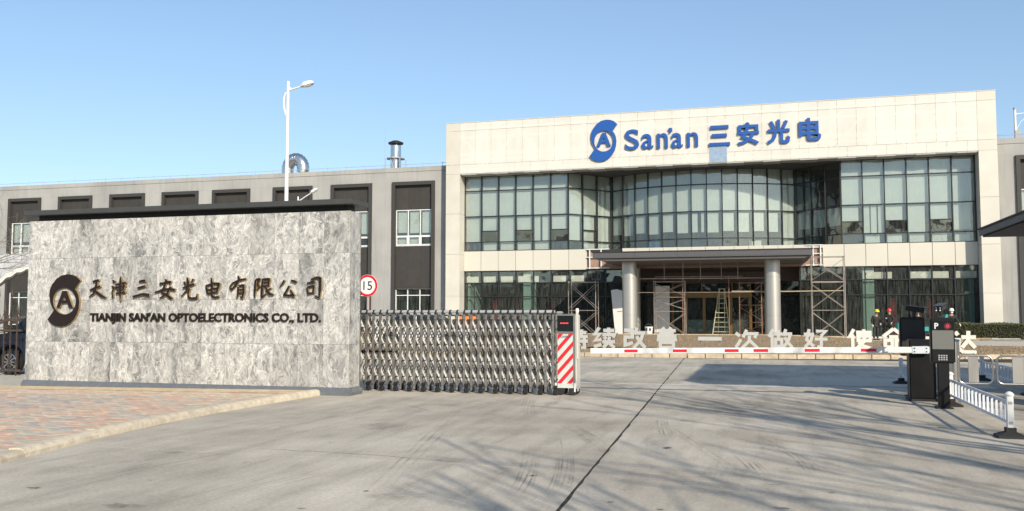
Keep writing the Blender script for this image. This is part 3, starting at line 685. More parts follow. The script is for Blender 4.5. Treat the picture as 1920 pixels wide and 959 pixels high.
for c in range(ncol):
    (xa, ya), (xb, yb) = line[c], line[c + 1]; L = math.hypot(xb - xa, yb - ya); a = math.atan2(yb - ya, xb - xa); mx_, my_ = (xa + xb) / 2, (ya + yb) / 2
    nx_, ny_ = -math.sin(a), math.cos(a)        # towards the inside
    for r in range(4):
        z0, z1 = Z[r], Z[r + 1]
        rg = [(z0, z1)]
        if r == 1 and c in split: rg = [(z0, 7.44), (7.46, z1)]
        for q, (u, v) in enumerate(rg):
            o = obj_at('pane', mx_, my_, (u + v) / 2, L - .05, .02, v - u - .04, a, M_GLASS)
            o.rotation_euler = (random.uniform(-.0035, .0035), 0, a + random.uniform(-.0035, .0035))
            if len(rg) == 2 and q == 0: o.rotation_euler.x = .03
    # blinds
    def blind(z0, z1, f0=.04, f1=.96, m=M_BLIND, d=.16):
        ww = L * (f1 - f0); fc = (f0 + f1) / 2 - .5
        obj_at('blind', mx_ + math.cos(a) * L * fc + nx_ * d, my_ + math.sin(a) * L * fc + ny_ * d, (z0 + z1) / 2, ww, .02, z1 - z0, a, m)
    if not 22 <= c < 25: blind(10.40, 11.40); blind(8.55, 10.34, .02, .98)
    if c < 6:
        blind((6.68, 7.5, 6.68, 7.5, 6.68, 7.5)[c], 8.46, .05, .9 if c != 4 else .38)
        if c == 4: blind(6.68, 8.46, .5, .9)
        if c in (1, 2, 3, 4): blind(6.05, 6.63, .08, .86)
    elif c < 9:
        blind((6.68, 7.5, 6.68)[c - 6], 8.46, .05, .84); 
        if c > 6: blind(6.05, 6.63, .08, .86)
        if c == 7: blind(6.7, 7.4, .1, .8)
    elif c < 22:
        if c == 15: blind(7.1, 8.4, .03, .38); blind(7.1, 8.4, .62, .8)
        elif c == 21: blind(6.05, 8.46, .1, .9)
        else: blind(7.12 + .06 * math.sin(c * 3), 8.40, .04, .74)
    elif c < 25: blind(7.25, 8.42, .1, .9)
    else:
        q = c - 25
        if q == 1:
            for f in (.05, .37, .7): blind(6.68, 8.46, f, f + .26)
        else: blind((7.5, 6.68, 7.5, 6.68, 7.5, 6.8)[q], 8.46, .04, .8)
        if q: blind(6.05, 6.60 if q != 5 else 6.5, .1, .75)
    for zz in Z: obj_at('transom', mx_, my_ - .02, zz, L - .06, .11, .055, a, M_MULL)
    if c in split: obj_at('transom', mx_, my_ - .02, 7.45, L - .06, .11, .05, a, M_MULL)
for i, (x_, y_) in enumerate(line):
    wd_ = .10 if i in (6, 9, 22, 25) else .06
    obj_at('mullion', x_, y_ - .03, (6.0 + 11.46) / 2, wd_, .15, 5.46, 0, M_MULL)
# leaning poster in a lower pane and sketched sheet
ob('notice_sheet', -1.25, -.45, 62.9, 62.92, 6.08, 6.5, M_BLIND)
ob('blue_sheet', -8.2, -7.3, 63.2, 63.22, 6.08, 6.6, M_BLUTOP)
# rooms
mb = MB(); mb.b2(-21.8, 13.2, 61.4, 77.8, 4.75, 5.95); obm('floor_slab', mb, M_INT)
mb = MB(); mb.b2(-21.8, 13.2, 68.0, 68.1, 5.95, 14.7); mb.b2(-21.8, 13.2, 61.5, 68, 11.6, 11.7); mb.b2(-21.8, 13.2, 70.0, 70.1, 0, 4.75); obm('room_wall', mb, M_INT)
for x_ in (-16.4, 6.1): ob('room_column', x_ - .36, x_ + .36, 61.38, 62.2, 0, 4.75, M_INTW)
ob('room_column', -20.95, -20.75, 61.5, 64, 0, 4.7, M_INTW); ob('room_column', 12.0, 12.3, 61.7, 66, 0, 4.7, M_INTW)
for x_ in (-19.6, -17.9, -15.2, 7.6, 9.9): ob('red_curtain', x_, x_ + .35, 63.2, 63.35, 0, 2.5, M_RED)
# band panels
for i in range(7):
    a = -21.08 + i * 1.285; ob('band_panel', a + .012, a + 1.273, 60.96, 61.0, 4.59, 6.0, M_BAND, bevel=.006)
    a = 3.37 + i * 1.298; ob('band_panel', a + .012, a + 1.286, 60.96, 61.0, 4.57, 6.0, M_BAND, bevel=.006)
for i in range(14): ob('coping_panel', -9.6 + i * .93, -8.69 + i * .93, 60.9, 61.3, 5.80, 6.01, M_BAND)
ob('recess_roof', -13.4, 4.5, 61.3, 64.2, 5.8, 5.99, M_INT)
ob('exposed_wall', -12.1, 3.36, 61.02, 61.3, 4.62, 5.78, M_BRICKRED)
for x_ in (-11.9, -11.1, 2.75, 3.2): ob('bracket', x_, x_ + .06, 60.8, 61.0, 4.62, 6.0, M_UPVC)
for z_ in (4.66, 5.4, 5.95):
    ob('bracket', -12.08, -10.5, 60.82, 60.9, z_, z_ + .05, M_UPVC); ob('bracket', 2.3, 3.36, 60.82, 60.9, z_, z_ + .05, M_UPVC)
# ground floor glazing
gl = [-21.08 + i * 1.285 for i in range(10)]; gr = [1.98 + i * 1.305 for i in range(9)]
GZ = [0.12, 2.74, 3.71, 4.56]
for cols in (gl, gr):
    for i, (a, b) in enumerate(zip(cols, cols[1:])):
        for r in range(3):
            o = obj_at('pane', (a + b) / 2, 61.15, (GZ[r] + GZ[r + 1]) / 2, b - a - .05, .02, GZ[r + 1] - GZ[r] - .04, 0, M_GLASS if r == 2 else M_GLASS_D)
            o.rotation_euler = (random.uniform(-.002, .002), 0, random.uniform(-.002, .002))
        for zz in GZ: obj_at('transom', (a + b) / 2, 61.13, zz, b - a - .06, .11, .06, 0, M_MULL)
        if i not in ((7, 8) if cols is gl else (0, 1, 2)):
            f = .1 if i != 4 else .02
            ob('blind', a + f, a + f + (.9 if i != 4 else .3), 61.32, 61.34, 3.78, 4.2, M_CREAMBL)
            if cols is gr and i % 2: ob('blind', b - .28, b - .05, 61.32, 61.34, 3.78, 4.2, M_CREAMBL)
    for x_ in cols: obj_at('mullion', x_, 61.12, 2.34, .06, .15, 4.44, 0, M_MULL)
mb = MB(); mb.b2(-21.1, -9.5, 61.0, 61.4, 0, .11); mb.b2(1.95, 12.45, 61.0, 61.4, 0, .11); obm('plinth', mb, M_WHITEP)
# entrance
ey = 62.6
ob('recess_wall', -9.55, -9.5, 61.3, ey, 0, 4.6, M_CANDK); ob('recess_wall', 1.93, 1.97, 61.3, ey, 0, 4.6, M_CANDK)
ob('entrance_cladding', -9.5, 1.93, ey, ey + .2, 3.72, 4.75, M_BROWN)
ob('entrance_cladding', -7.7, .0, ey - .18, ey - .003, 3.9, 4.4, M_BROWN)
for a, b in ((-9.5, -7.55), (-.9, 1.93)):
    for x_ in (a, (a + b) / 2):
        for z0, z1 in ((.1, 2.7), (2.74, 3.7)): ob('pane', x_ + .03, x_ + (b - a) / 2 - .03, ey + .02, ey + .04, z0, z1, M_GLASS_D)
        ob('mullion', x_ - .03, x_ + .03, ey - .03, ey + .1, .1, 3.7, M_MULL)
def ofs(px, z=0, Y=62.6): return P(px, 560, Y)[0]
for px in (1261, 1320, 1370, 1407): ob('door_post', ofs(px) - .09, ofs(px) + .09, ey - .06, ey + .1, .1, 2.62, M_GOLD)
for px in (1288, 1345): ob('door_post', ofs(px) - .05, ofs(px) + .05, ey - .05, ey + .06, .1, 2.62, M_GOLD)
x0, x1 = ofs(1257), ofs(1410)
ob('door_lintel', x0, x1, ey - .12, ey + .1, 2.63, 3.02, M_GOLD)
ob('door_lintel', x0, x1, ey - .05, ey + .1, 3.62, 3.7, M_BROWN)
for px in (1262, 1316, 1373, 1407): ob('door_post', ofs(px) - .03, ofs(px) + .03, ey - .04, ey + .06, 3.03, 3.61, M_GOLD)
ob('transom_glass', x0 + .05, x1 - .05, ey + .02, ey + .04, 3.04, 3.6, M_GLASS_D)
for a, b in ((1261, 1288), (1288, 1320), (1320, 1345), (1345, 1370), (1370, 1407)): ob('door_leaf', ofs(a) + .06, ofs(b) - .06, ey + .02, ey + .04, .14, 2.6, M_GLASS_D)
ob('threshold', x0, x1, ey - .15, ey + .1, .08, .16, M_GOLD)
ob('entrance_step', -9.6, 2.2, 58.6, 62.6, 0, .08, M_DRIVE)
ob('reception_desk', -6.0, -1.5, 66.0, 66.5, 0, 1.1, M_GALV)
# canopy
CY = 54.5
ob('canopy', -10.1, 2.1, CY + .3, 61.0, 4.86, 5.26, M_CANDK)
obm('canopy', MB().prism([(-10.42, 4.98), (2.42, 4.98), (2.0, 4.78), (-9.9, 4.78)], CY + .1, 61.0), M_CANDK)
for i in range(5):
    a = -10.45 + i * 2.58; ob('canopy_fascia', a + .006, a + 2.574, CY, CY + .09, 5.0, 5.28, M_CANOPY)
ob('canopy_edge', -10.48, 2.48, CY - .02, CY + .12, 5.285, 5.35, M_BLACK); ob('canopy_edge', -10.47, 2.47, CY - .02, CY + .1, 4.95, 4.995, M_CANOPY)
for x_ in (-10.45, 2.36): ob('canopy_fascia', x_, x_ + .09, CY + .1, 61, 4.99, 5.3, M_CANOPY)
ob('canopy_roof', -10.3, 2.3, CY + .12, 60.95, 5.27, 5.30, M_CANDK)
for cx_, cy_, r_, zt in ((-8.42, 56.2, .46, 4.79), (.20, 56.2, .46, 4.79), (-8.75, 60.4, .42, 4.6)):
    prof = [(r_, 0)]
    for z_ in (1.45, 3.75): prof += [(r_, z_ - .012), (r_ - .015, z_ - .006), (r_ - .015, z_ + .006), (r_, z_ + .012)]
    prof += [(r_, zt)]
    me = MB().lathe(prof, n=40).mesh('entrance_column', M_STEELCOL, True); link('entrance_column', me, off, (cx_ - OB[0], cy_ - OB[1], 0))
# sign on the roof beam
def conv_b(p):
    u = (p[0] - 65) / (505 - 65); v = (p[1] - 104) / (802 - 104)
    return (-11.64 + u * (11.64 - 9.72), 14.76 - v * (14.76 - 11.90))
LA, LB = logo_loops(conv_b)
link('logo', loops_mesh(LA, .10, [M_BLUE, M_BLUE]), off, (-OB[0], 59.85 - OB[1], 0)); link('logo', loops_mesh(LB, .10, [M_BLUE, M_BLUE]), off, (-OB[0], 59.85 - OB[1], 0))
def px6(x, y): return 1060 + x / 3.84, 200 + y / 3.84
for ch, (x0, y0, x1, y1) in {'三': (1035, 133, 1185, 287), '安': (1240, 108, 1395, 280), '光': (1452, 90, 1618, 272), '电': (1682, 78, 1842, 250)}.items():
    cxp, cyp = px6((x0 + x1) / 2, (y0 + y1) / 2); xa = P(*px6(x0, (y0 + y1) / 2), 59.86)[0]; xb = P(*px6(x1, (y0 + y1) / 2), 59.86)[0]
    zt = P(*px6((x0 + x1) / 2, y0), 59.86)[1]; zb = P(*px6((x0 + x1) / 2, y1), 59.86)[1]; zc = (zt + zb) / 2; hh = (zt - zb) * .96
    me, lc = fit(glyph(ch, 0, .028), xa, xb, zc - hh / 2, zc + hh / 2, 59.85, .1, [M_BLUE, M_BLUE]); link('letter', me, off, tuple(Vector(lc) - Vector(OB)))
for ch, (x0, y0, x1, y1) in {'S': (430, 165, 530, 312), 'a': (550, 197, 632, 305), 'n': (660, 192, 738, 301), '’': (742, 153, 770, 192), 'a ': (765, 190, 845, 297), 'n ': (875, 186, 956, 290)}.items():
    xa = P(*px6(x0, (y0 + y1) / 2), 59.86)[0]; xb = P(*px6(x1, (y0 + y1) / 2), 59.86)[0]
    zt = P(*px6((x0 + x1) / 2, y0), 59.86)[1]; zb = P(*px6((x0 + x1) / 2, y1), 59.86)[1]
    me, lc = fit(glyph(ch.strip(), 0, .010, 6), xa, xb, zb, zt, 59.85, .1, [M_BLUE, M_BLUE]); link('letter', me, off, tuple(Vector(lc) - Vector(OB)))

# ------------------------------------------------------------------ GREY FACTORY WINGS
def wing(name, label, xa, xb, yf, ztop, bays, wbay, cat='building'):
    B = ((xa + xb) / 2, yf, 0); t = thing(name, label, cat, B)
    def wb(nm, x0, x1, y0, y1, z0, z1, m, bev=0): return box(nm, x0, x1, y0, y1, z0, z1, m, t, B, bev)
    zb = 11.25
    wb('wall', xa, xb, yf, yf + .4, zb, ztop - .35, M_GREYWALL)
    wb('parapet', xa, xb, yf - .03, yf + .45, ztop - .33, ztop, M_GREYWALL)
    wb('roof', xa, xb, yf + .4, yf + 25, ztop - .7, ztop - .5, M_GREYWALL)
    edges = sorted([b for b in bays]); cur = xa
    for b in edges:
        if b > cur: wb('wall', cur, b, yf, yf + .4, 0, zb - .003, M_GREYWALL)
        cur = b + wbay
    if cur < xb: wb('wall', cur, xb, yf, yf + .4, 0, zb - .003, M_GREYWALL)
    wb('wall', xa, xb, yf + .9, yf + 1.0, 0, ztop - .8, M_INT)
    for b in edges:
        for x0, x1 in ((b, b + .24), (b + wbay - .24, b + wbay)): wb('window_surround', x0, x1, yf - .14, yf + .3, 0, zb - .002, M_DKFRAME)
        wb('window_surround', b + .242, b + wbay - .242, yf - .14, yf + .3, zb - .26, zb - .002, M_DKFRAME)
        a0, a1 = b + .242, b + wbay - .242
        for z0, z1 in ((9.2, zb - .265), (3.4, 6.48)):
            n = 3; 
            for i in range(n): wb('spandrel_panel', a0 + (a1 - a0) * i / n + .004, a0 + (a1 - a0) * (i + 1) / n - .004, yf + .16, yf + .26, z0, z1, M_SPAND)
        for (z0, z1, zt) in ((6.5, 9.18, 7.22), (.6, 3.38, 2.85)):
            W3 = (a1 - a0) / 3
            for i in range(4): wb('window_frame', a0 + W3 * i - .03 if 0 < i < 3 else (a0 if i == 0 else a1 - .06), a0 + W3 * i + .03 if 0 < i < 3 else (a0 + .06 if i == 0 else a1), yf + .14, yf + .24, z0, z1, M_UPVC)
            for zz in (z0, zt, z1 - .06): wb('window_frame', a0, a1, yf + .145, yf + .235, zz, zz + .06, M_UPVC)
            for i in range(3):
                u0, u1 = a0 + W3 * i + .035, a0 + W3 * (i + 1) - .035
                wb('pane', u0, u1, yf + .18, yf + .2, z0 + .065, zt - .005, M_GLASS_D if z0 < 1 or i == 2 else M_GLASS)
                wb('pane', u0, u1, yf + .18, yf + .2, zt + .065, z1 - .065, M_GLASS_D if z0 < 1 else M_GLASS)
                if z0 > 1:
                    wb('blind', u0 + .05, u1 - .02, yf + .34, yf + .36, zt + random.uniform(.1, .5), z1 - .1, M_BLIND)
                    if i < 2: wb('blind', u0 + .05, u1 - .1, yf + .34, yf + .36, z0 + .15, zt - .05, M_BLIND)
                    for s_ in (u0, u1 - .07): wb('vent_frame', s_, s_ + .07, yf + .12, yf + .178, z0 + .062, zt - .002, M_UPVC)
                    for s_ in (z0 + .062, zt - .075): wb('vent_frame', u0 + .072, u1 - .072, yf + .12, yf + .178, s_, s_ + .07, M_UPVC)
        wb('sill', a0, a1, yf - .0, yf + .15, 3.36, 3.40, M_DKFRAME)
    # lightning rod line along the roof edge
    mb = MB(); z = ztop + .22; x = xa + .3
    mb.tube([(xa - B[0], .1, z), (xb - B[0], .1, z)], .016, 5)
    while x < xb: mb.cyl((x - B[0], .1, ztop - .02), (x - B[0], .1, z + .1), .014, 5); x += 1.55
    part('lightning_line', mb, M_TUBE, t)
    return t
wing('factory_wing', 'long grey rendered factory wing with dark recessed window bays left of the white block', -66.5, -22.14, 60.95, 12.33, [-61.9 + 0, -56.75, -51.65, -46.65, -42.0, -36.62, -31.68, -26.68], 3.36)
wing('factory_wing', 'short piece of grey wing right of the white block beyond the hedge', 13.51, 32, 60.95, 12.33, [14.68, 20.2], 3.36)
# mast lamp on the right wing's roof
t = thing('roof_lamp_post', 'white lamp post standing on the roof edge of the right grey wing', 'lamp', (14.9, 61.6, 12.33))
part('pole', MB().cyl((0, 0, 0), (0, 0, 1.9), .07, 10), M_WHITE, t); part('pole_cap', MB().lathe([(.02, 1.9), (.10, 1.93), (.10, 2.0), (.03, 2.06)], n=12), M_TUBE, t)
part('arm', MB().tube([(0, 0, 1.6), (1.2, 0, 1.72)], .035, 8).tube([(0, 0, .5), (.3, 0, 1.1), (.9, 0, 1.66)], .02, 6), M_WHITE, t)
part('junction_box', MB().box(.12, -.05, .3, .35, .25, .55), M_TUBE, t)
# roof duct and chimney
Y = 66.0
xc, zc = P(554, 324, Y); t = thing('roof_duct', 'shiny galvanised ventilation duct bending over like a hook on the grey roof', 'duct', (xc, Y, 11.7))
pts = []; rr = 1.0
for k in range(15):
    a = math.pi * (1.0 - k / 14 * 1.12); pts.append((rr * .72 * math.cos(a) , 0, (zc - 11.7) + .28 + rr * .85 * math.sin(a)))
pts = [(pts[0][0], 0, -.3)] + pts
me = MB().tube(pts, [.50] * len(pts), 20).mesh('duct_elbow', M_GALV, True); link('duct_elbow', me, t)
for k in range(1, 15, 1): 
    p = Vector(pts[k + 1]); tdir = (Vector(pts[min(k + 2, len(pts) - 1)]) - Vector(pts[k])).normalized() * .02
    part('seam_ring', MB().tube([p - tdir, p + tdir], .515, 20), M_GALV, t)
p = Vector(pts[-1]); td = (Vector(pts[-1]) - Vector(pts[-2])).normalized()
part('duct_mouth', MB().tube([p + td * .001, p + td * .03], .44, 20), M_BLACK, t)
xc, _ = P(742, 300, Y); CH = thing; t = thing('chimney', 'steel exhaust stack with dark cap in a lattice frame on the grey roof', 'chimney', (xc, Y, 11.6))
part('stack', MB().cyl((0, 0, 0), (0, 0, 2.55), .43, 24), M_GALV, t, smooth=True)
part('cap', MB().lathe([(.60, 2.66), (.62, 2.74), (.25, 2.86), (.05, 2.88)], n=20), M_BLACK, t)
mb = MB()
for k in range(6): a = k * math.pi / 3; mb.cyl((.40 * math.cos(a), .40 * math.sin(a), 2.5), (.45 * math.cos(a), .45 * math.sin(a), 2.68), .02, 5)
part('cap_bracket', mb, M_TUBE, t)
part('platform', MB().lathe([(.45, 1.72), (.78, 1.74), (.78, 1.80), (.45, 1.80)], n=8), M_TUBE, t)
for sx in (-1, 1):
    for sy in (-1, 1):
        part('frame_leg', MB().cyl((.62 * sx, .62 * sy, 0), (.62 * sx, .62 * sy, 1.75), .035, 6), M_TUBE, t)
    part('frame_brace', MB().cyl((-.62 * sx, -.62, .1), (.2 * sx, -.62, 1.7), .028, 6), M_TUBE, t)
    part('frame_brace', MB().box(0, .62 * sx, .35, 1.3, .05, .06), M_TUBE, t)
part('lightning_rod', MB().cyl((-.66, -.62, 0), (-.66, -.62, 3.9), .016, 6), M_TUBE, t)

t.scale = (1.0, 1.0, 1.33)
# ------------------------------------------------------------------ SIGN WALL
WX0, WX1, WY = -15.55, -7.86, 15.90; WB = ((WX0 + WX1) / 2, WY, 0)
wall = thing('sign_wall', 'swirled grey granite wall with dark bronze company name and flat black cap', 'wall', WB)
def wp(nm, x0, x1, y0, y1, z0, z1, m, bev=0): return box(nm, x0, x1, y0, y1, z0, z1, m, wall, WB, bev)
WD = .52
wp('core', WX0 + .03, WX1 - .03, WY + .03, WY + WD - .03, 0, 3.6, M_STONE)
zr = [.15, .985, 1.87, 2.775, 3.60]
xr = [WX0 + (WX1 - WX0) * i / 14 for i in range(15)]
for j in range(4):
    for i in range(14): wp('stone_tile', xr[i] + (.002 if i else -.012), xr[i + 1] - .002 + (.012 if i == 13 else 0), WY, WY + .026, zr[j] + .002, zr[j + 1] - .002, M_STONE)
    for x0, x1 in ((WX1 - .024, WX1), (WX0, WX0 + .024)):
        wp('stone_tile', x0, x1, WY + .03, WY + WD * .5 - .002, zr[j] + .002, zr[j + 1] - .002, M_STONE); wp('stone_tile', x0, x1, WY + WD * .5 + .002, WY + WD, zr[j] + .002, zr[j + 1] - .002, M_STONE)
    wp('back_cladding', WX0, WX1, WY + WD - .028, WY + WD, zr[j] + .002, zr[j + 1] - .002, M_STONE)
wp('corner_trim', WX1 + .0005, WX1 + .007, WY - .004, WY + .026, .15, 3.6, M_WHITEP)
wp('cap_recess', WX0 + .12, WX1 - .1, WY + .12, WY + WD - .1, 3.6, 3.72, M_BLACK)
wp('cap_slab', WX0 - .05, WX1 + .10, WY - .14, WY + WD + .1, 3.715, 3.82, M_CAP, .006)
def plinth(x0, x1):
    mb = MB(); mb._add([(x0, -.06, -.02), (x1, -.06, -.02), (x1, -.06, .065), (x0, -.06, .065), (x0, 0.004, .15), (x1, 0.004, .15), (x0, .05, -.02), (x1, .05, -.02), (x0, .05, .15), (x1, .05, .15)],
        [(0, 1, 2, 3), (3, 2, 5, 4), (4, 5, 9, 8), (0, 3, 4, 8, 6), (1, 7, 9, 5, 2), (0, 6, 7, 1), (6, 8, 9, 7)])
    part('plinth_trim', mb, M_PLINTH, wall)
hw = (WX1 - WX0) / 2
for i in range(3): plinth(-hw - .06 + i * (2 * hw + .12) / 3 + .003, -hw - .06 + (i + 1) * (2 * hw + .12) / 3 - .003)
part('plinth_trim', MB()._add([(hw + .062, -.062, -.02), (hw + .062, WD, -.02), (hw + .062, WD, .065), (hw + .062, -.062, .065), (hw + .004, .0, .15), (hw + .004, WD, .15), (hw, -.06, -.02), (hw, WD, -.02)],
     [(0, 1, 2, 3), (3, 2, 5, 4), (0, 3, 4, 6), (1, 7, 5, 2)]), M_PLINTH, wall)
# bronze logo and letters, standing 30 mm off the stone with a brass-coloured return
FY = WY - .055
def conv_w(p):
    x, z = P(80 + p[0] / 7.111, 500 + p[1] / 7.111, FY); return (x - WB[0], z)
LA, LB = logo_loops(conv_w)
for lp in (LA, LB): link('logo', loops_mesh(lp, .05, [M_BRONZE, M_GOLDSIDE]), wall, (0, FY - WY, 0))
STROKES = {
 '天': (0, [[(665, 205, 20), (705, 192, 30), (750, 182, 24)], [(628, 318, 20), (690, 290, 30), (768, 264, 24)], [(722, 200, 26), (708, 285, 32), (676, 365, 26), (613, 412, 10)], [(692, 318, 18), (735, 355, 30), (790, 398, 36), (842, 418, 12)]]),
 '津': (0, [[(930, 184, 18), (958, 214, 30)], [(918, 262, 16), (948, 285, 24), (925, 345, 16), (930, 418, 22)], [(968, 242, 18), (1040, 225, 22), (1112, 216, 24)], [(962, 285, 20), (1105, 262, 22)], [(985, 318, 16), (1080, 305, 20)], [(975, 358, 20), (1102, 344, 24)], [(1086, 215, 20), (1078, 300, 24)], [(1036, 132, 10), (1041, 200, 32), (1038, 330, 34), (1032, 464, 8)]]),
 '三': (0, [[(1282, 206, 24), (1320, 192, 30), (1368, 190, 30)], [(1262, 290, 22), (1320, 275, 28), (1366, 262, 26)], [(1202, 402, 22), (1250, 392, 30), (1330, 368, 28), (1420, 382, 36)]]),
 '安': (0, [[(1632, 170, 16), (1655, 205, 30)], [(1572, 212, 16), (1565, 250, 26)], [(1582, 228, 20), (1640, 212, 24), (1706, 202, 26), (1690, 236, 14)], [(1636, 232, 22), (1606, 305, 28), (1584, 350, 22), (1650, 378, 28), (1722, 432, 32)], [(1704, 268, 22), (1664, 358, 28), (1556, 426, 14)], [(1495, 348, 16), (1600, 312, 28), (1690, 298, 28), (1766, 312, 28)]]),
 '光': (1, [[(72, 140, 16), (82, 190, 30), (90, 250, 26)], [(32, 196, 18), (52, 236, 24)], [(152, 162, 26), (126, 212, 14)], [(18, 278, 20), (90, 250, 28), (168, 226, 22)], [(92, 258, 26), (60, 322, 24), (-2, 388, 12)], [(106, 288, 18), (88, 345, 20), (92, 398, 24), (130, 414, 30), (196, 406, 26), (206, 350, 8)]]),
 '电': (1, [[(314, 240, 16), (326, 300, 26), (338, 350, 22)], [(322, 246, 22), (420, 216, 24), (484, 222, 30), (450, 340, 24)], [(336, 302, 18), (460, 276, 20)], [(342, 352, 22), (452, 326, 20)], [(384, 145, 14), (395, 230, 30), (388, 340, 28), (400, 388, 26), (440, 398, 22), (482, 388, 24)]]),
 '有': (1, [[(652, 216, 18), (740, 178, 26), (828, 156, 20)], [(724, 118, 12), (745, 165, 30), (700, 240, 24), (645, 300, 24), (620, 265, 14), (655, 216, 18)], [(728, 262, 20), (730, 340, 26), (714, 404, 12)], [(735, 252, 20), (800, 236, 26), (800, 330, 28), (780, 416, 16), (752, 380, 10)], [(742, 298, 14), (790, 290, 16)], [(742, 342, 14), (790, 334, 16)]]),
 '限': (1, [[(958, 168, 20), (1006, 158, 24), (980, 222, 18), (1002, 262, 18), (974, 302, 14)], [(954, 168, 20), (944, 300, 28), (938, 402, 14)], [(1042, 166, 22), (1130, 158, 26), (1118, 250, 22)], [(1050, 208, 12), (1114, 200, 14)], [(1046, 252, 16), (1112, 242, 16)], [(1048, 165, 22), (1036, 300, 28), (1032, 404, 22), (1090, 352, 12)], [(1088, 252, 18), (1102, 315, 24), (1140, 355, 30), (1184, 362, 14)], [(1152, 278, 18), (1080, 332, 12)]]),
 '公': (1, [[(1322, 178, 24), (1300, 222, 24), (1258, 272, 8)], [(1408, 182, 22), (1440, 186, 28), (1480, 206, 26)], [(1386, 250, 22), (1342, 330, 26), (1316, 372, 26), (1380, 372, 26), (1450, 376, 28)], [(1398, 298, 16), (1448, 378, 26)]]),
 '司': (1, [[(1664, 168, 18), (1740, 140, 26), (1786, 148, 30), (1782, 300, 32), (1770, 408, 14), (1716, 376, 16)], [(1614, 216, 20), (1712, 194, 24)], [(1614, 268, 18), (1630, 352, 24)], [(1620, 264, 20), (1706, 246, 22), (1694, 330, 20)], [(1626, 352, 22), (1702, 334, 20)]]),
}
for ch, (src, sts) in STROKES.items():
    mb = MB(); q = 0
    for st in sts:
        dense = []
        for (a, b) in zip(st, st[1:]):
            for k in range(5): f = k / 5; dense.append(tuple(u + (v - u) * f for u, v in zip(a, b)))
        dense.append(st[-1]); L, Rr_ = [], []
        for i, (x, y, ww) in enumerate(dense):
            a = dense[max(i - 1, 0)]; b = dense[min(i + 1, len(dense) - 1)]; t_ = Vector((b[0] - a[0], b[1] - a[1])).normalized(); n_ = Vector((t_.y, -t_.x)); ww *= random.uniform(1.0, 1.12)
            L.append((x + n_.x * ww / 2, y + n_.y * ww / 2)); Rr_.append((x - n_.x * ww / 2, y - n_.y * ww / 2))
        s_, ox, oy = (7.111, 80, 500) if src == 0 else (6.857, 340, 500)
        cv = lambda p: (lambda r: (r[0] - WB[0], r[1]))(P(ox + p[0] / s_, oy + p[1] / s_, FY))
        Lp, Rp = [cv(p) for p in L], [cv(p) for p in Rr_]; y0 = -.0012 * q; q += 1; n = len(Lp)
        vs = [(x, y0, z) for x, z in Lp + Rp] + [(x, .05, z) for x, z in Lp + Rp]; fs = []; fm = []
        for i in range(n - 1): fs.append((i, i + 1, n + i + 1, n + i)); fm.append(0)
        for i in range(n - 1):
            fs.append((i, i + 1, 2 * n + i + 1, 2 * n + i)); fs.append((n + i, n + i + 1, 3 * n + i + 1, 3 * n + i)); fm += [1, 1]
        fs.append((0, n, 3 * n, 2 * n)); fs.append((n - 1, 2 * n - 1, 4 * n - 1, 3 * n - 1)); fm += [1, 1]
        b0 = len(mb.v); mb.v += vs; mb.f += [tuple(b0 + i for i in f) for f in fs]; mb.mi += fm
    part('letter', mb, [M_BRONZE, M_GOLDSIDE], wall, (0, FY - WY, 0))
txt = "TIANJIN SAN'AN OPTOELECTRONICS CO., LTD."
def ext(s):
    me = glyph(s, 0, .024, 3); xs_ = [v.co.x for v in me.vertices]; ys_ = [v.co.y for v in me.vertices]; return me, min(xs_), max(xs_), min(ys_), max(ys_)
_, tx0, tx1, _, _ = ext(txt); X0 = P(166.5, 596, FY)[0]; X1 = P(600, 594, FY)[0]; k_ = (X1 - X0) / (tx1 - tx0)
_, _, _, cy0, cy1 = ext('T'); 
for i, ch in enumerate(txt):
    if ch == ' ': continue
    _, _, pm_, _, _ = ext(txt[:i + 1]); me, a, b, c, d = ext(ch)
    xr_ = X0 + (pm_ - tx0) * k_; xl_ = xr_ - (b - a) * k_; fx = (xl_ + xr_) / 2
    zb = P(380, 603.5, FY)[1] ; zt = P(380, 587.5, FY)[1]; kz = (zt - zb) / (cy1 - cy0)
    me2, lc = fit(me, xl_, xr_, zb + (c - cy0) * kz, zb + (d - cy0) * kz, FY + .02, .03, [M_BRONZE, M_BRONZE]); link('letter', me2, wall, tuple(Vector(lc) - Vector(WB)))
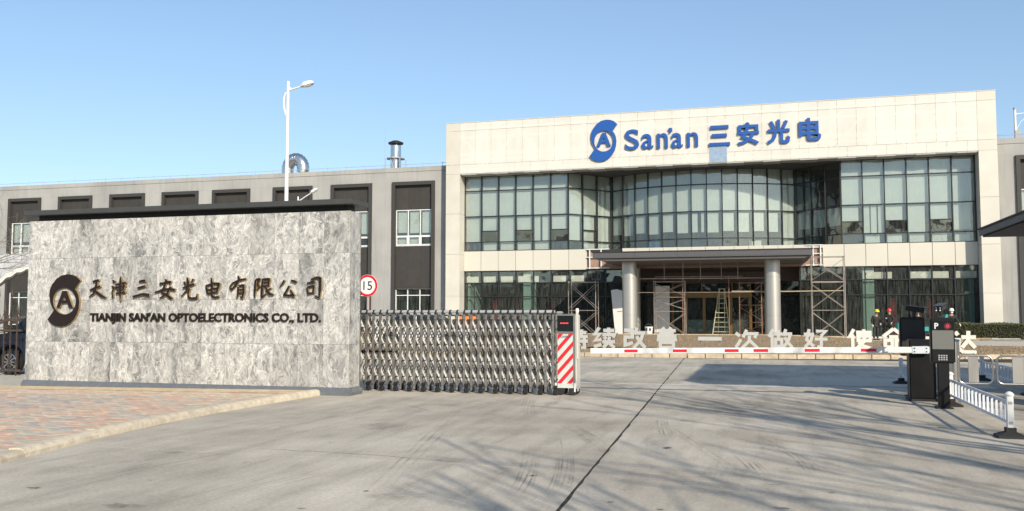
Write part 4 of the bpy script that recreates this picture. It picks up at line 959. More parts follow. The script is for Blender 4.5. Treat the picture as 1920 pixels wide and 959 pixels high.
# ------------------------------------------------------------------ STANDING CHARACTERS ON THE GRAVEL BED
look = {'持': 'grey steel character 持, leftmost of the row, mostly behind the gate machine', '续': 'grey steel character 续 standing just right of the gate machine', '改': 'grey steel character 改 in front of the left entrance column',
 '善': 'grey steel character 善 in front of the leaning white board', '一': 'flat grey one-stroke character 一 raised on two thin legs', '次': 'grey steel character 次 between the one-stroke character and the right column',
 '做': 'grey steel character 做 in front of the right entrance column', '好': 'grey steel character 好 in front of the tall right scaffold', '使': 'pale steel character 使 left of the worker in the yellow helmet',
 '命': 'pale steel character 命 below the worker in the red helmet', '必': 'pale steel character 必 hidden behind the parking terminal', '达': 'pale steel character 达 at the right end of the row by the hedge'}
BLK = {
 '持': [[(4, 24), (42, 24)], [(25, 3), (25, 90), (12, 90)], [(3, 64), (43, 50)], [(50, 18), (92, 18)], [(71, 3), (71, 38)], [(45, 38), (99, 38)], [(45, 60), (99, 60)], [(84, 45), (84, 94), (68, 94)], [(53, 68), (64, 84)]],
 '续': [[(28, 2), (8, 32), (32, 32), (8, 62), (38, 56)], [(4, 92), (38, 80)], [(46, 15), (95, 15)], [(70, 2), (70, 34)], [(42, 34), (96, 34), (90, 48)], [(50, 45), (60, 56)], [(42, 68), (99, 68)], [(74, 44), (70, 68), (46, 96)], [(74, 74), (96, 96)]],
 '改': [[(6, 14), (42, 14), (42, 46), (10, 46), (10, 84), (44, 72)], [(62, 2), (52, 34)], [(58, 26), (99, 26)], [(88, 28), (78, 62), (46, 97)], [(60, 42), (76, 70), (98, 96)]],
 '善': [[(30, 1), (38, 12)], [(70, 1), (62, 12)], [(10, 16), (90, 16)], [(18, 29), (82, 29)], [(6, 42), (94, 42)], [(50, 12), (50, 56)], [(4, 58), (96, 58)], [(20, 71), (80, 71), (80, 95), (20, 95), (20, 71)]],
 '次': [[(4, 18), (22, 36)], [(4, 94), (27, 52)], [(52, 2), (36, 42)], [(46, 22), (95, 22), (86, 44)], [(64, 32), (62, 62), (30, 97)], [(64, 56), (98, 96)]],
 '做': [[(22, 2), (4, 42)], [(17, 28), (17, 98)], [(27, 26), (60, 26)], [(43, 6), (43, 52)], [(31, 54), (56, 54), (56, 90), (31, 90), (31, 54)], [(74, 2), (64, 36)], [(68, 26), (99, 26)], [(91, 28), (83, 62), (60, 97)], [(68, 44), (82, 72), (99, 96)]],
 '好': [[(24, 2), (12, 56), (42, 92)], [(1, 28), (44, 28)], [(38, 28), (30, 62), (4, 96)], [(52, 12), (93, 12), (72, 36)], [(73, 36), (73, 94), (56, 92)], [(46, 53), (99, 53)]],
 '使': [[(24, 2), (4, 42)], [(18, 28), (18, 98)], [(33, 17), (99, 17)], [(41, 33), (92, 33), (92, 58), (41, 58), (41, 33)], [(66, 2), (66, 62), (34, 97)], [(42, 66), (62, 84), (99, 97)]],
 '命': [[(50, 2), (4, 40)], [(50, 2), (96, 40)], [(30, 40), (70, 40)], [(13, 56), (43, 56), (43, 88), (13, 88), (13, 56)], [(60, 98), (60, 56), (90, 56), (90, 88), (76, 86)]],
 '必': [[(10, 42), (3, 76)], [(28, 34), (28, 88), (78, 88), (84, 66)], [(40, 16), (54, 32)], [(84, 4), (18, 94)], [(84, 38), (97, 64)]],
 '达': [[(34, 30), (98, 30)], [(66, 4), (64, 42), (36, 74)], [(64, 44), (94, 74)], [(8, 8), (20, 22)], [(3, 42), (22, 42), (20, 74), (4, 93)], [(20, 77), (42, 92), (99, 93)]]}
def block_character(ch, w, h, depth, th=.158, face=None):
    """heavy square strokes, each a mitred bar; neighbours 1.2 mm apart in depth"""
    mb = MB(); q = 0
    for st in BLK[ch]:
        pts = [Vector(((x / 100 - .5) * w, (1 - y / 100) * h)) for x, y in st]; closed = st[0] == st[-1]
        if closed: pts = pts[:-1]
        n = len(pts); L_, R_ = [], []; tt = th * h * .5
        for i, p in enumerate(pts):
            a = (p - pts[i - 1]).normalized() if (i > 0 or closed) else None; b = (pts[(i + 1) % n] - p).normalized() if (i < n - 1 or closed) else None
            a = a or b; b = b or a; na, nb = Vector((a.y, -a.x)), Vector((b.y, -b.x)); m_ = (na + nb); m_ = m_.normalized() if m_.length > .1 else na
            k = min(1.8, 1 / max(.3, m_.dot(na))); L_.append(p + m_ * tt * k); R_.append(p - m_ * tt * k)
        y0 = -.0012 * q; q += 1; b0 = len(mb.v)
        mb.v += [(v.x, y0, v.y) for v in L_ + R_] + [(v.x, depth, v.y) for v in L_ + R_]
        segs = n if closed else n - 1
        for i in range(segs):
            j = (i + 1) % n
            for f, mi in (((i, j, n + j, n + i), 0), ((i, j, 2 * n + j, 2 * n + i), 1), ((n + i, n + j, 3 * n + j, 3 * n + i), 1), ((2 * n + i, 2 * n + j, 3 * n + j, 3 * n + i), 1)): mb.f.append(tuple(b0 + k for k in f)); mb.mi.append(mi)
        if not closed:
            for f in ((0, n, 3 * n, 2 * n), (n - 1, 2 * n - 1, 4 * n - 1, 3 * n - 1)): mb.f.append(tuple(b0 + k for k in f)); mb.mi.append(1)
    return mb.mesh('character', [face, M_SLETDK])
for ch, bb in {'持': (1060, 617, 1103, 655), '续': (1112, 614, 1154, 654), '改': (1168, 614, 1211, 654), '善': (1230, 614, 1271, 654), '一': (1309, 632, 1353, 639), '次': (1378, 618, 1421, 654), '做': (1440, 617, 1486, 653),
               '好': (1507, 617, 1552, 653), '使': (1591, 617, 1635, 655), '命': (1654, 616, 1698, 656), '必': (1727, 617, 1771, 659), '达': (1788, 619, 1831, 664)}.items():
    xm = (bb[0] + bb[2]) / 2; Y = 34.0
    for _ in range(4): Y = fky(P(xm, 640, Y)[0]) + 1.5
    xa, xb = P(bb[0], 640, Y)[0], P(bb[2], 640, Y)[0]; zt, zb = P(xm, bb[1], Y)[1], P(xm, bb[3], Y)[1]
    gz = bedz((xa + xb) / 2, Y + .1)
    t = thing('steel_character', look[ch], 'sign letter', ((xa + xb) / 2, Y, gz), 0, 'steel characters standing on the gravel bed')
    if ch == '一': me, lc = MB().box(0, .11, (zt - zb) / 2, xb - xa, .22, zt - zb).mesh('character', M_SLETTER), ((xa + xb) / 2, Y, zb)
    else: me, lc = block_character(ch, xb - xa, zt - zb, .22, face=M_CREAML if ch in '使命必达' else M_SLETTER), ((xa + xb) / 2, Y, zb)  # right-hand four get a paler face than the rest of the row
    link('character', me, t, tuple(Vector(lc) - Vector(t.location)))
    for s in (-.36, .36): part('support_leg', MB().box(s * (xb - xa) * 1.15, .12, (zb - gz) / 2 + .0, .035, .035, zb - gz + .06), M_STEELD, t)

# ------------------------------------------------------------------ RETRACTABLE GATE
GY = 17.08
gx0, gx1 = P(687, 650, GY)[0], P(1037, 650, GY)[0]; NP = 28; gx0 -= (gx1 - gx0) / 26; st = (gx1 - gx0) / (NP - 1)
GB = ((gx0 + gx1) / 2, GY, 0)
gate = thing('folding_gate', 'stainless steel folding lattice gate on black castors across the entrance', 'gate', GB)
post_f = MB().b2(-.021, .021, -.018, .018, .05, 1.585).mesh('post', M_STEELD, bevel=.005); post_b = MB().b2(-.018, .018, -.016, .016, .10, 1.57).mesh('rear_post', M_STEELD)
cap = MB().b2(-.017, .017, -.03, .075, -.045, .0).prism([(-.018, .0), (.018, .0), (.018, .035), (.006, .05), (-.008, .04), (-.018, .01)], -.004, .078).mesh('post_cap', M_RUB, True)
sl = math.hypot(st, .33); ang = math.atan2(.33, st)
slat_f = MB().box(0, 0, 0, sl + .02, .006, .030).mesh('lattice_strip', M_STEELB); slat_b = MB().box(0, 0, 0, sl + .02, .006, .028).mesh('lattice_strip', M_STEELD)
wheel = MB().lathe([(.02, -.022), (.052, -.02), (.058, -.008), (.058, .008), (.052, .02), (.02, .022)], n=14, ax='Y').mesh('castor_wheel', M_RUB, True)
fork = MB().b2(-.02, .02, -.035, -.024, .0, .12).b2(-.02, .02, .024, .035, .0, .12).b2(-.03, .03, -.035, .035, .10, .16).mesh('castor_fork', M_BLACK)
LV = [.14, .47, .80, 1.13, 1.46]
rear = MB(); riv = MB()
for i in range(NP):
    x = gx0 + st * i - GB[0]
    link('post', post_f, gate, (x, 0, 0 if i % 2 else .0)); link('rear_post', post_b, gate, (x, .36, 0)); link('post_cap', cap, gate, (x, .0, 1.615)); 
    part('top_bridge', MB().b2(x - .012, x + .012, .02, .345, 1.53, 1.57), M_STEELD, gate)
    if i % 2 == 1:
        link('castor_wheel', wheel, gate, (x + .05, -.01, .058)); link('castor_fork', fork, gate, (x + .05, -.01, .03)); link('castor_wheel', wheel, gate, (x + .05, .36, .058)); link('castor_fork', fork, gate, (x + .05, .36, .03))
    if i < NP - 1:
        part('top_tube', MB().tube([(x + .03, .04, 1.62), (x + st + .03, .04, 1.62)], .036, 10), M_TUBE, gate, smooth=False)
        for k in range(4):
            zc_ = (LV[k] + LV[k + 1]) / 2
            link('lattice_strip', slat_f, gate, (x + st / 2, .026, zc_), (0, ang, 0))
            link('lattice_strip', slat_b, gate, (x + st / 2, .040, zc_), (0, -ang, 0))
            rear.box(x + st / 2, .33, zc_, sl + .02, .006, .03, 0, ang); rear.box(x + st / 2, .322, zc_, sl + .02, .006, .03, 0, -ang)
            rear.box(x + st / 2, .18, zc_, sl + .02, .006, .02, 0, ang); rear.box(x + st / 2, .19, zc_, sl + .02, .006, .02, 0, -ang)
    for z in LV:
        riv.lathe([(.010, -.004), (.010, .006)], (x, -.024, z), 6, 'Y'); riv.lathe([(.014, .0), (.014, .02)], (x + st / 2, .018, (z + .165) if z < 1.4 else z), 6, 'Y')
o = part('rear_lattice', rear, M_STEELD, gate); o['kind'] = 'stuff'; part('rivets', riv, M_BLACK, gate)['kind'] = 'stuff'
# drive head
hx0, hx1, hy0, hy1 = -4.03, -3.64, 17.15, 17.52; HB = ((hx0 + hx1) / 2, hy0, 0)
head = thing('gate_machine', 'gate drive unit with red and silver striped front panel and small display', 'gate machine', HB)
hwid = (hx1 - hx0) / 2; ztop = P(1063, 589, hy0)[1]; zd0 = P(1063, 622, hy0)[1]; zs1 = P(1063, 626, hy0)[1]; zs0 = P(1063, 719.5, hy0)[1]; zk = P(1063, 728, hy0)[1]
part('housing', MB().b2(-hwid + .03, hwid - .005, .012, hy1 - hy0 - .1, zk, ztop - .02), M_CREAM, head, bevel=.008)
mb = MB(); mb.b2(-hwid, -hwid + .035, -.012, .03, zs0 - .02, ztop); mb.b2(hwid - .035, hwid, -.012, .03, zs0 - .02, ztop); mb.b2(-hwid + .035, hwid - .035, -.01, .03, ztop - .035, ztop); mb.b2(-hwid + .035, hwid - .035, -.01, .03, zs1, zd0)
part('front_frame', mb, M_STEELD, head)
part('display_window', MB().b2(-hwid + .036, hwid - .036, -.002, .008, zd0, ztop - .036), M_CARGL, head)
me, lc = fit(glyph('---', 0, .01), -.10, .06, (zd0 + ztop) / 2 - .02, (zd0 + ztop) / 2, -.006, .003, [M_LED]); link('display_text', me, head, lc)
part('striped_panel', MB().b2(-hwid + .036, hwid - .036, 0.0, .010, zk, zs1 - .002), M_GREYREF, head)
def clip(poly, f):
    out = []
    for a, b in zip(poly, poly[1:] + poly[:1]):
        fa, fb = f(a), f(b)
        if fa >= 0: out.append(a)
        if (fa >= 0) != (fb >= 0): t_ = fa / (fa - fb); out.append((a[0] + (b[0] - a[0]) * t_, a[1] + (b[1] - a[1]) * t_))
    return out
xl, xr_ = -hwid + .042, hwid - .042; slope = 1.12; per = .228
c = zs0 - .36
while c < zs1 + .5:
    po = [(xl, zs0), (xr_, zs0), (xr_, zs1 - .006), (xl, zs1 - .006)]
    po = clip(po, lambda p: p[1] - slope * p[0] - c); po = clip(po, lambda p: c + per * .44 - (p[1] - slope * p[0])) if len(po) > 2 else po
    if len(po) > 2: part('red_stripe', MB().prism(po, -.004, -.001), M_REDP, head)
    c += per
try:
    me, lc = fit(glyph('LOUXIN', 0, .01), -.09, .10, zs1 - .075, zs1 - .04, -.009, .003, [M_BLUTOP]); link('maker_name', me, head, lc)
except Exception: pass
for s in (-hwid - .008, hwid - .022): part('foot_plate', MB().b2(s, s + .03, -.02, .02, .07, zs0 + .01), M_WHITE, head)
for s in (-.10, .14):
    for yy in (.03, .3): part('drive_wheel', MB().lathe([(.03, -.03), (.075, -.028), (.085, -.01), (.085, .01), (.075, .028), (.03, .03)], (s, yy, .085), 20, 'Y'), M_RUB, head, smooth=True)
part('side_cover', MB().b2(hwid - .004, hwid + .02, .03, hy1 - hy0, .16, ztop - .02), M_CREAM, head, bevel=.004)
part('side_skirt', MB().b2(hwid - .002, hwid + .018, .03, hy1 - hy0, .07, .155), M_CREAM, head)
pz_ = P(1083, 579, hy0)[1]
part('sensor_post', MB().b2(hwid + .004, hwid + .055, .03, .09, .7, pz_ - .08), M_CREAM, head, bevel=.006)
part('sensor_lamp', MB().lathe([(.028, 0), (.034, .02), (.034, .07), (.02, .085)], (hwid + .03, .06, pz_ - .08), 14), M_LAMPW, head, smooth=True)
part('corner_cap', MB().b2(-hwid - .01, -hwid + .12, .05, .2, ztop, ztop + .05), M_TUBE, head, bevel=.02)

# ------------------------------------------------------------------ BARRIER
by = 17.80; bx0_, bx1_ = P(1707, 745, by)[0], P(1757, 745, by)[0]; bz = P(1730, 637, by)[1]
bar = thing('barrier_gate', 'black barrier cabinet with long white boom carrying red reflectors across the road', 'barrier', ((bx0_ + bx1_) / 2, by, 0)); bw_ = (bx1_ - bx0_) / 2
part('cabinet', MB().b2(-bw_, bw_, 0, .36, .04, bz), M_BLACKG, bar, bevel=.02)
part('cabinet_base', MB().b2(-bw_ - .03, bw_ + .03, -.03, .4, 0, .04), M_BLACK, bar)
part('cabinet_door', MB().b2(-bw_ + .06, bw_ - .02, -.006, .0, .1, bz - .28), M_BLACKG, bar)
ay = by - .11
az1 = P(1745, 656.5, ay)[1]; az0 = P(1107, 658.5, ay)[1]; axr = P(1745, 656, ay)[0] - bar.location.x; axl = P(1107, 658, ay)[0] - bar.location.x
La = math.hypot(axr - axl, az1 - az0); aa = -math.atan2(az1 - az0, axr - axl)
def arm_pos(f): return (axl + (axr - axl) * f, -.11, az0 + (az1 - az0) * f)
part('boom', MB().b2(-La / 2, La / 2, -.022, .022, -.055, .055), M_WHITE, bar, arm_pos(.5), (0, aa, 0), bevel=.008)
for a_, b_ in ((1171, 1196), (1262, 1288), (1359, 1385), (1413, 1440), (1509, 1537), (1614, 1643)):
    fx = (P((a_ + b_) / 2, 657, ay)[0] - bar.location.x - axl) / (axr - axl); ww = P(b_, 657, ay)[0] - P(a_, 657, ay)[0]
    p = arm_pos(fx); part('reflector', MB().b2(-ww / 2, ww / 2, -.026, -.0225, -.027, .027), M_REDP, bar, p, (0, aa, 0))
part('boom_bracket', MB().b2(-.22, .06, -.03, .06, -.065, .065), M_RAIL, bar, arm_pos(.985), (0, aa, 0), bevel=.004)
for s in (-.18, .02):
    for z_ in (-.03, .03): part('bolt', MB().lathe([(.012, 0), (.012, .012)], (0, -.04, 0), 6, 'Y'), M_BLACK, bar, (arm_pos(.985)[0] + s, -.11, arm_pos(.985)[2] + z_))
part('hub', MB().lathe([(.09, 0), (.09, .1)], (arm_pos(.985)[0] + .0, -.06, arm_pos(.985)[2]), 16, 'Y'), M_BLACK, bar)

# ------------------------------------------------------------------ PARKING TERMINALS
def camera_head(t, x, y, z, rz, shroud, lens):
    mb = MB(); mb.b2(-.055, .055, -.20, .16, -.045, .045); part('camera_body', mb, shroud, t, (x, y, z), (R(8), 0, rz), bevel=.012)
    part('camera_hood', MB().b2(-.07, .07, -.25, .17, .05, .06), shroud, t, (x, y, z), (R(8), 0, rz))
    m_ = Matrix.Rotation(rz, 4, 'Z')
    for sx in (-.03, .03):
        for sz in (-.02, .022):
            v = m_ @ Vector((sx, -.205, sz - .03)); part('camera_lens', MB().lathe([(.011, 0), (.013, .012)], (0, 0, 0), 10, 'Y'), lens, t, (x + v.x, y + v.y, z + v.z), (R(8), 0, rz))
    part('camera_bracket', MB().tube([(x, y, z - .05), (x, y, z - .16)], .018, 8).box(x, y, z - .15, .09, .09, .02), M_BLACK, t)
ty = 16.52; tx0_, tx1_ = P(1745, 640, ty)[0], P(1791, 640, ty)[0]; tz1 = P(1768, 596, ty)[1]; tz0 = P(1768, 682, ty)[1]; tc = (tx0_ + tx1_) / 2; tw = (tx1_ - tx0_) / 2
ter = thing('parking_terminal', 'black parking terminal with white P, grey LED panel and red ring light facing the viewer', 'parking terminal', (tc, ty, 0))
part('head', MB().b2(-tw, tw, 0, .16, tz0, tz1), M_BLACKG, ter, bevel=.022)
def tp(px, py): r_ = P(px, py, ty); return r_[0] - tc, r_[1]
a = tp(1748.5, 655); b = tp(1787.5, 620); part('led_panel', MB().b2(a[0], b[0], -.004, .004, a[1], b[1]), M_DISP, ter)
a = tp(1748, 618); b = tp(1788, 602); part('face_glass', MB().b2(a[0], b[0], -.003, .004, a[1], b[1]), M_CARGL, ter)
a = tp(1752, 617); b = tp(1759, 606); me, lc = fit(glyph('P', 0, .02), a[0], b[0], a[1], b[1], -.008, .004, [M_WHITE]); link('letter', me, ter, lc)
a = tp(1776.5, 612); mb = MB()
for k in range(6):
    q = math.pi * k / 6; mb.box(a[0], -.005, a[1], .115, .004, .006, 0, q)
mb.lathe([(.028, 0), (.028, .003)], (a[0], -.0085, a[1]), 16, 'Y'); part('ring_light', mb, M_RING, ter)
a = tp(1768, 671); mb = MB()
for i in range(4):
    for j in range(3): mb.b2(a[0] - .07 + i * .038, a[0] - .045 + i * .038, -.004, .002, a[1] - .045 + j * .034, a[1] - .022 + j * .034)
part('speaker_holes', mb, M_TUBE, ter)
part('pole', MB().b2(-.09, .09, .02, .13, .02, tz0 + .02), M_BLACKG, ter, bevel=.01); part('foot_plate', MB().b2(-.13, .13, -.05, .2, 0, .02), M_BLACK, ter)
camera_head(ter, .0, .08, tz1 + .17, R(-22), M_BLACKG, M_LAMPW)
ty2 = 18.75; a0 = P(1688, 640, ty2)[0]; a1 = P(1735, 640, ty2)[0]; z1 = P(1710, 595, ty2)[1]; z0 = P(1710, 668, ty2)[1]; t2c = (a0 + a1) / 2; tw2 = (a1 - a0) / 2
te2 = thing('parking_terminal', 'black parking terminal seen from behind above the barrier cabinet, camera pointing right', 'parking terminal', (t2c, ty2, 0))
part('head', MB().b2(-tw2, tw2, 0, .2, z0, z1), M_BLACKG, te2, bevel=.02); part('pole', MB().b2(-.08, .08, .04, .16, .02, z0 + .02), M_BLACKG, te2); part('foot_plate', MB().b2(-.15, .15, -.05, .22, 0, .02), M_BLACK, te2)
part('back_panel', MB().b2(-tw2 + .03, tw2 - .03, -.006, 0, z0 + .05, z1 - .05), M_BLACK, te2)
camera_head(te2, .06, .1, z1 + .15, R(62), M_BLACKG, M_LAMPW)
part('cable', MB().tube([(-.05, .02, z1 + .1), (-.02, -.03, z1 - .02), (.06, -.03, z1 - .04), (.1, .0, z1 + .06)], .009, 6), M_BLACK, te2)

# ------------------------------------------------------------------ WHITE RAILINGS
def railing(label, xa, ya, xb, yb, h=.56):
    L = math.hypot(xb - xa, yb - ya); a = math.atan2(yb - ya, xb - xa)
    t = thing('road_railing', label, 'railing', (xa, ya, 0), a, 'white road railings beside the lane')
    for s in (0, L):
        part('post', MB().b2(s - .04, s + .04, -.04, .04, .10, h - .02), M_WHITE, t, bevel=.006)
        part('post_cap', MB().lathe([(.058, h - .02), (.058, h - .005), (.04, h + .015), (.012, h + .03)], (s, 0, 0), 12), M_WHITE, t, smooth=True)
        part('rubber_foot', MB()._add([(s - .15, -.17, 0), (s + .15, -.17, 0), (s + .15, .17, 0), (s - .15, .17, 0), (s - .15, -.17, .03), (s + .15, -.17, .03), (s + .15, .17, .03), (s - .15, .17, .03), (s - .07, -.07, .075), (s + .07, -.07, .075), (s + .07, .07, .075), (s - .07, .07, .075)],
             [(0, 1, 5, 4), (1, 2, 6, 5), (2, 3, 7, 6), (3, 0, 4, 7), (4, 5, 9, 8), (5, 6, 10, 9), (6, 7, 11, 10), (7, 4, 8, 11), (8, 9, 10, 11), (3, 2, 1, 0)]).b2(s - .06, s + .06, -.06, .06, .07, .13), M_RUB, t)
        for z_ in (h - .115, .19): part('slot_plate', MB().box(s, 0, z_, .085, .05, .035), M_TUBE, t)
    part('rail', MB().b2(.04, L - .04, -.018, .018, h - .135, h - .095), M_RAIL, t, bevel=.006); part('rail', MB().b2(.04, L - .04, -.018, .018, .17, .21), M_RAIL, t, bevel=.006)
    n = int(L / .27)
    for i in range(n):
        x = (i + .8) * L / (n + .6); part('baluster', MB().b2(x - .011, x + .011, -.015, .015, .21, h - .135), M_RAIL, t)
    return t
railing('white railing with black rubber feet nearest the viewer, right of the terminal', 2.95, 12.95, 2.97, 17.0)
railing('white railing starting behind and left of the barrier cabinet', 2.84, 22.03, 2.9, 18.9)
q = G(1842, 714)
railing('white railing seen through the steel swing hoops on the right', q[0], q[1], q[0] + .05, q[1] - 4.0)
# ------------------------------------------------------------------ SWING GATES
sy = 17.45; sx0, sx1 = P(1779, 700, sy)[0], P(1803, 700, sy)[0]; sz = P(1790, 641, sy)[1]
sg_ = thing('swing_gate', 'stainless steel pedestrian gate with blue topped cabinet and rounded hoop wing', 'turnstile', ((sx0 + sx1) / 2, sy, 0), 0, None)
r_ = (sx1 - sx0) / 2
part('cabinet', MB().lathe([(r_, 0), (r_, sz)], (0, .12, 0), 28).b2(-r_, r_, .12, .75, 0, sz), M_STEEL, sg_, smooth=True)
part('cabinet_top', MB().lathe([(r_ + .006, sz), (r_ + .006, sz + .03), (r_ - .02, sz + .04)], (0, .12, 0), 28).b2(-r_ - .006, r_ + .006, .12, .76, sz, sz + .035), M_BLUTOP, sg_)
def hoop(t, xa, xb, z0, z1, y, base):
    rr = .10; pts = []
    for (cx_, cz_, a0) in ((xb - rr, z1 - rr, 90), (xb - rr, z0 + rr, 0), (xa + rr, z0 + rr, -90), (xa + rr, z1 - rr, 180)):
        for k in range(6): an = R(a0 - 18 * k); pts.append((cx_ + rr * math.cos(an) - base[0], y - base[1], cz_ + rr * math.sin(an)))
    return part('hoop', MB().tube(pts, .019, 10, closed=True), M_STEEL, t, smooth=True)
hz1, hz0 = P(1830, 667.5, sy)[1], P(1830, 720, sy)[1]
hoop(sg_, P(1798, 700, sy)[0], P(1863, 700, sy)[0], hz0, hz1, sy + .05, sg_.location)
a, b = P(1817, 700, sy)[0] - sg_.location.x, P(1836, 700, sy)[0] - sg_.location.x
part('wing_panel', MB().b2(a, b, .035, .065, hz0 + .02, hz1 - .02), M_STEELCOL, sg_)
t = thing('swing_gate', 'second stainless pedestrian gate whose hoop enters from the right edge', 'turnstile', (P(1990, 700, sy)[0], sy, 0)); 
hoop(t, P(1871, 700, sy)[0], P(1960, 700, sy)[0], hz0, hz1, sy + .05, t.location)
a, b = P(1900, 700, sy)[0] - t.location.x, P(1922, 700, sy)[0] - t.location.x
part('wing_panel', MB().b2(a, b, .035, .065, hz0 + .02, hz1 - .02), M_STEELCOL, t)
part('cabinet', MB().b2(-.14, .14, 0, .7, 0, 1.05), M_STEEL, t, bevel=.02)

# ------------------------------------------------------------------ GATEHOUSE CANOPY (right)
t = thing('gatehouse_canopy', 'dark grey flat canopy roof jutting in from the right edge above the gates', 'canopy', (9, 17.5, 0))
cx0 = P(1836, 445, 20.0)[0]; z0 = P(1838, 445.5, 20.0)[1]; z1 = P(1838, 432, 20.0)[1]
def gp(nm, a0, a1, b0, b1, c0, c1, m): return box(nm, a0, a1, b0, b1, c0, c1, m, t, (9, 17.5, 0))
gp('roof_slab', cx0 + .2, 12, 15.6, 19.85, z0 + .02, z1 - .02, M_CANDK)
for i in range(3): gp('fascia', cx0, cx0 + .06, 15.5 + i * 1.5, 15.5 + i * 1.5 + 1.49, z0 + .03, z1, M_CANOPY)
gp('fascia', cx0 + .062, 12, 19.93, 19.99, z0, z1, M_CANOPY); gp('fascia', cx0 + .062, 12, 15.5, 15.56, z0, z1, M_CANOPY)
gp('roof_lip', cx0 - .03, 12, 15.48, 20.02, z1 + .002, z1 + .03, M_BLACK)
for i in range(10): gp('soffit_panel', cx0 + .07 + i * .8, cx0 + .07 + i * .8 + .79, 15.6, 19.9, z0 + .0, z0 + .018, M_BROWN)
for y_ in (16.5, 19.2): gp('column', 7.2, 7.5, y_ - .15, y_ + .15, 0, z0, M_STEELCOL)
t = thing('shade_portal', 'tall unseen portal added right of the frame to shade the road', 'building', (9, 15.5, 0))
box('roof_slab', 5.35, 14, 11.8, 19.3, 5.7, 6.2, M_CANOPY, t, (9, 15.5, 0))  # unseen portal, placed and sized to cast the dark patch beyond the barrier
for x_, y_ in ((8, 12.5), (8, 15.2), (13, 12.5), (13, 15.2)): box('column', x_, x_ + .5, y_, y_ + .5, 0, 5.7, M_GREYWALL, t, (9, 15.5, 0))
box('guard_room', 8.6, 13, 12.6, 15.2, 0, 3.0, M_GREYWALL, t, (9, 15.5, 0))

# ------------------------------------------------------------------ LAMP POSTS, SIGN
def lamp(label, xb, yb, h, al, rise, hl, bow=True, rr=(.10, .055)):
    t = thing('street_lamp', label, 'street lamp', (xb, yb, 0), 0, 'white street lamps behind the sign wall')
    part('pole', MB().tube([(0, 0, 0), (0, 0, h)], list(rr), 14), M_WHITE, t, smooth=True)
    part('base_flange', MB().lathe([(.2, 0), (.2, .03), (.13, .05)], n=16), M_WHITE, t)
    za = h - .36
    part('arm', MB().tube([(-.02, 0, za), (al * .5, 0, za + rise * .55), (al, 0, za + rise)], .034, 8).prism([(0, za + .02), (al * .35, za + rise * .4), (.09, za + .13), (0, za + .25)], -.008, .008), M_WHITE, t, smooth=False)
    sl_ = math.atan2(rise, al) * .9; s = hl / .77
    hd = part('lamp_head', MB()._add([(-.05 * s, -.05, -.03), (.2 * s, -.14, -.06), (.62 * s, -.12, -.05), (.72 * s, -.04, -.0), (.72 * s, .04, .0), (.62 * s, .12, -.05), (.2 * s, .14, -.06), (-.05 * s, .05, -.03), (-.05 * s, -.04, .04), (.2 * s, -.11, .12), (.55 * s, -.10, .12), (.70 * s, -.03, .06), (.70 * s, .03, .06), (.55 * s, .10, .12), (.2 * s, .11, .12), (-.05 * s, .04, .04)],
        [tuple(range(7, -1, -1)), tuple(range(8, 16))] + [(i, (i + 1) % 8, 8 + (i + 1) % 8, 8 + i) for i in range(8)]), M_WHITE, t, (al - .02, 0, za + rise), (0, -sl_, 0), bevel=.02)
    part('lamp_glass', MB().box(.38 * s, 0, -.068, .36 * s, .18, .012), M_LAMPW, hd)
    if bow: part('curved_brace', MB().tube([(0, 0, za - .02), (-.10, 0, za - .09), (-.165, 0, za - .25), (-.18, 0, za - .45), (-.15, 0, za - .68), (-.08, 0, za - .9), (0, 0, za - 1.08)], .034, 8), M_WHITE, t, smooth=True)
LY = 30.0; x_, z_ = P(540.5, 153, LY)
lamp('tall white street lamp rising above the sign wall with curved brace', x_, LY, z_, .58, .13, .58)
LY = 52.0; x_, z_ = P(559, 369, LY)
lamp('small distant white lamp peeping over the black wall cap', x_, LY, z_, .92, .55, .62, False, (.08, .045))
SY = 21.6; x_, z_ = P(689, 536, SY)
t = thing('speed_limit_sign', 'round white speed limit sign reading 15 with red rim behind the wall corner', 'traffic sign', (x_, SY, 0))
part('pole', MB().cyl((0, .04, 0), (0, .04, z_ + .2), .035, 10), simple('pinkish_pole', (.42, .33, .30), .6), t)
part('disc', MB().lathe([(.29, 0), (.29, .012)], (0, 0, z_), 40, 'Y'), M_WHITE, t)
mb = MB(); n = 40; r0, r1 = .225, .285
for k in range(n):
    a, b = 2 * math.pi * k / n, 2 * math.pi * (k + 1) / n
    mb._add([(r0 * math.cos(a), -.004, z_ + r0 * math.sin(a)), (r1 * math.cos(a), -.004, z_ + r1 * math.sin(a)), (r1 * math.cos(b), -.004, z_ + r1 * math.sin(b)), (r0 * math.cos(b), -.004, z_ + r0 * math.sin(b))], [(0, 1, 2, 3)])
part('red_rim', mb, M_REDP, t)
me, lc = fit(glyph('15', 0, .0), -.115, .135, z_ - .115, z_ + .115, -.006, .003, [M_BLACK]); link('number', me, t, lc)

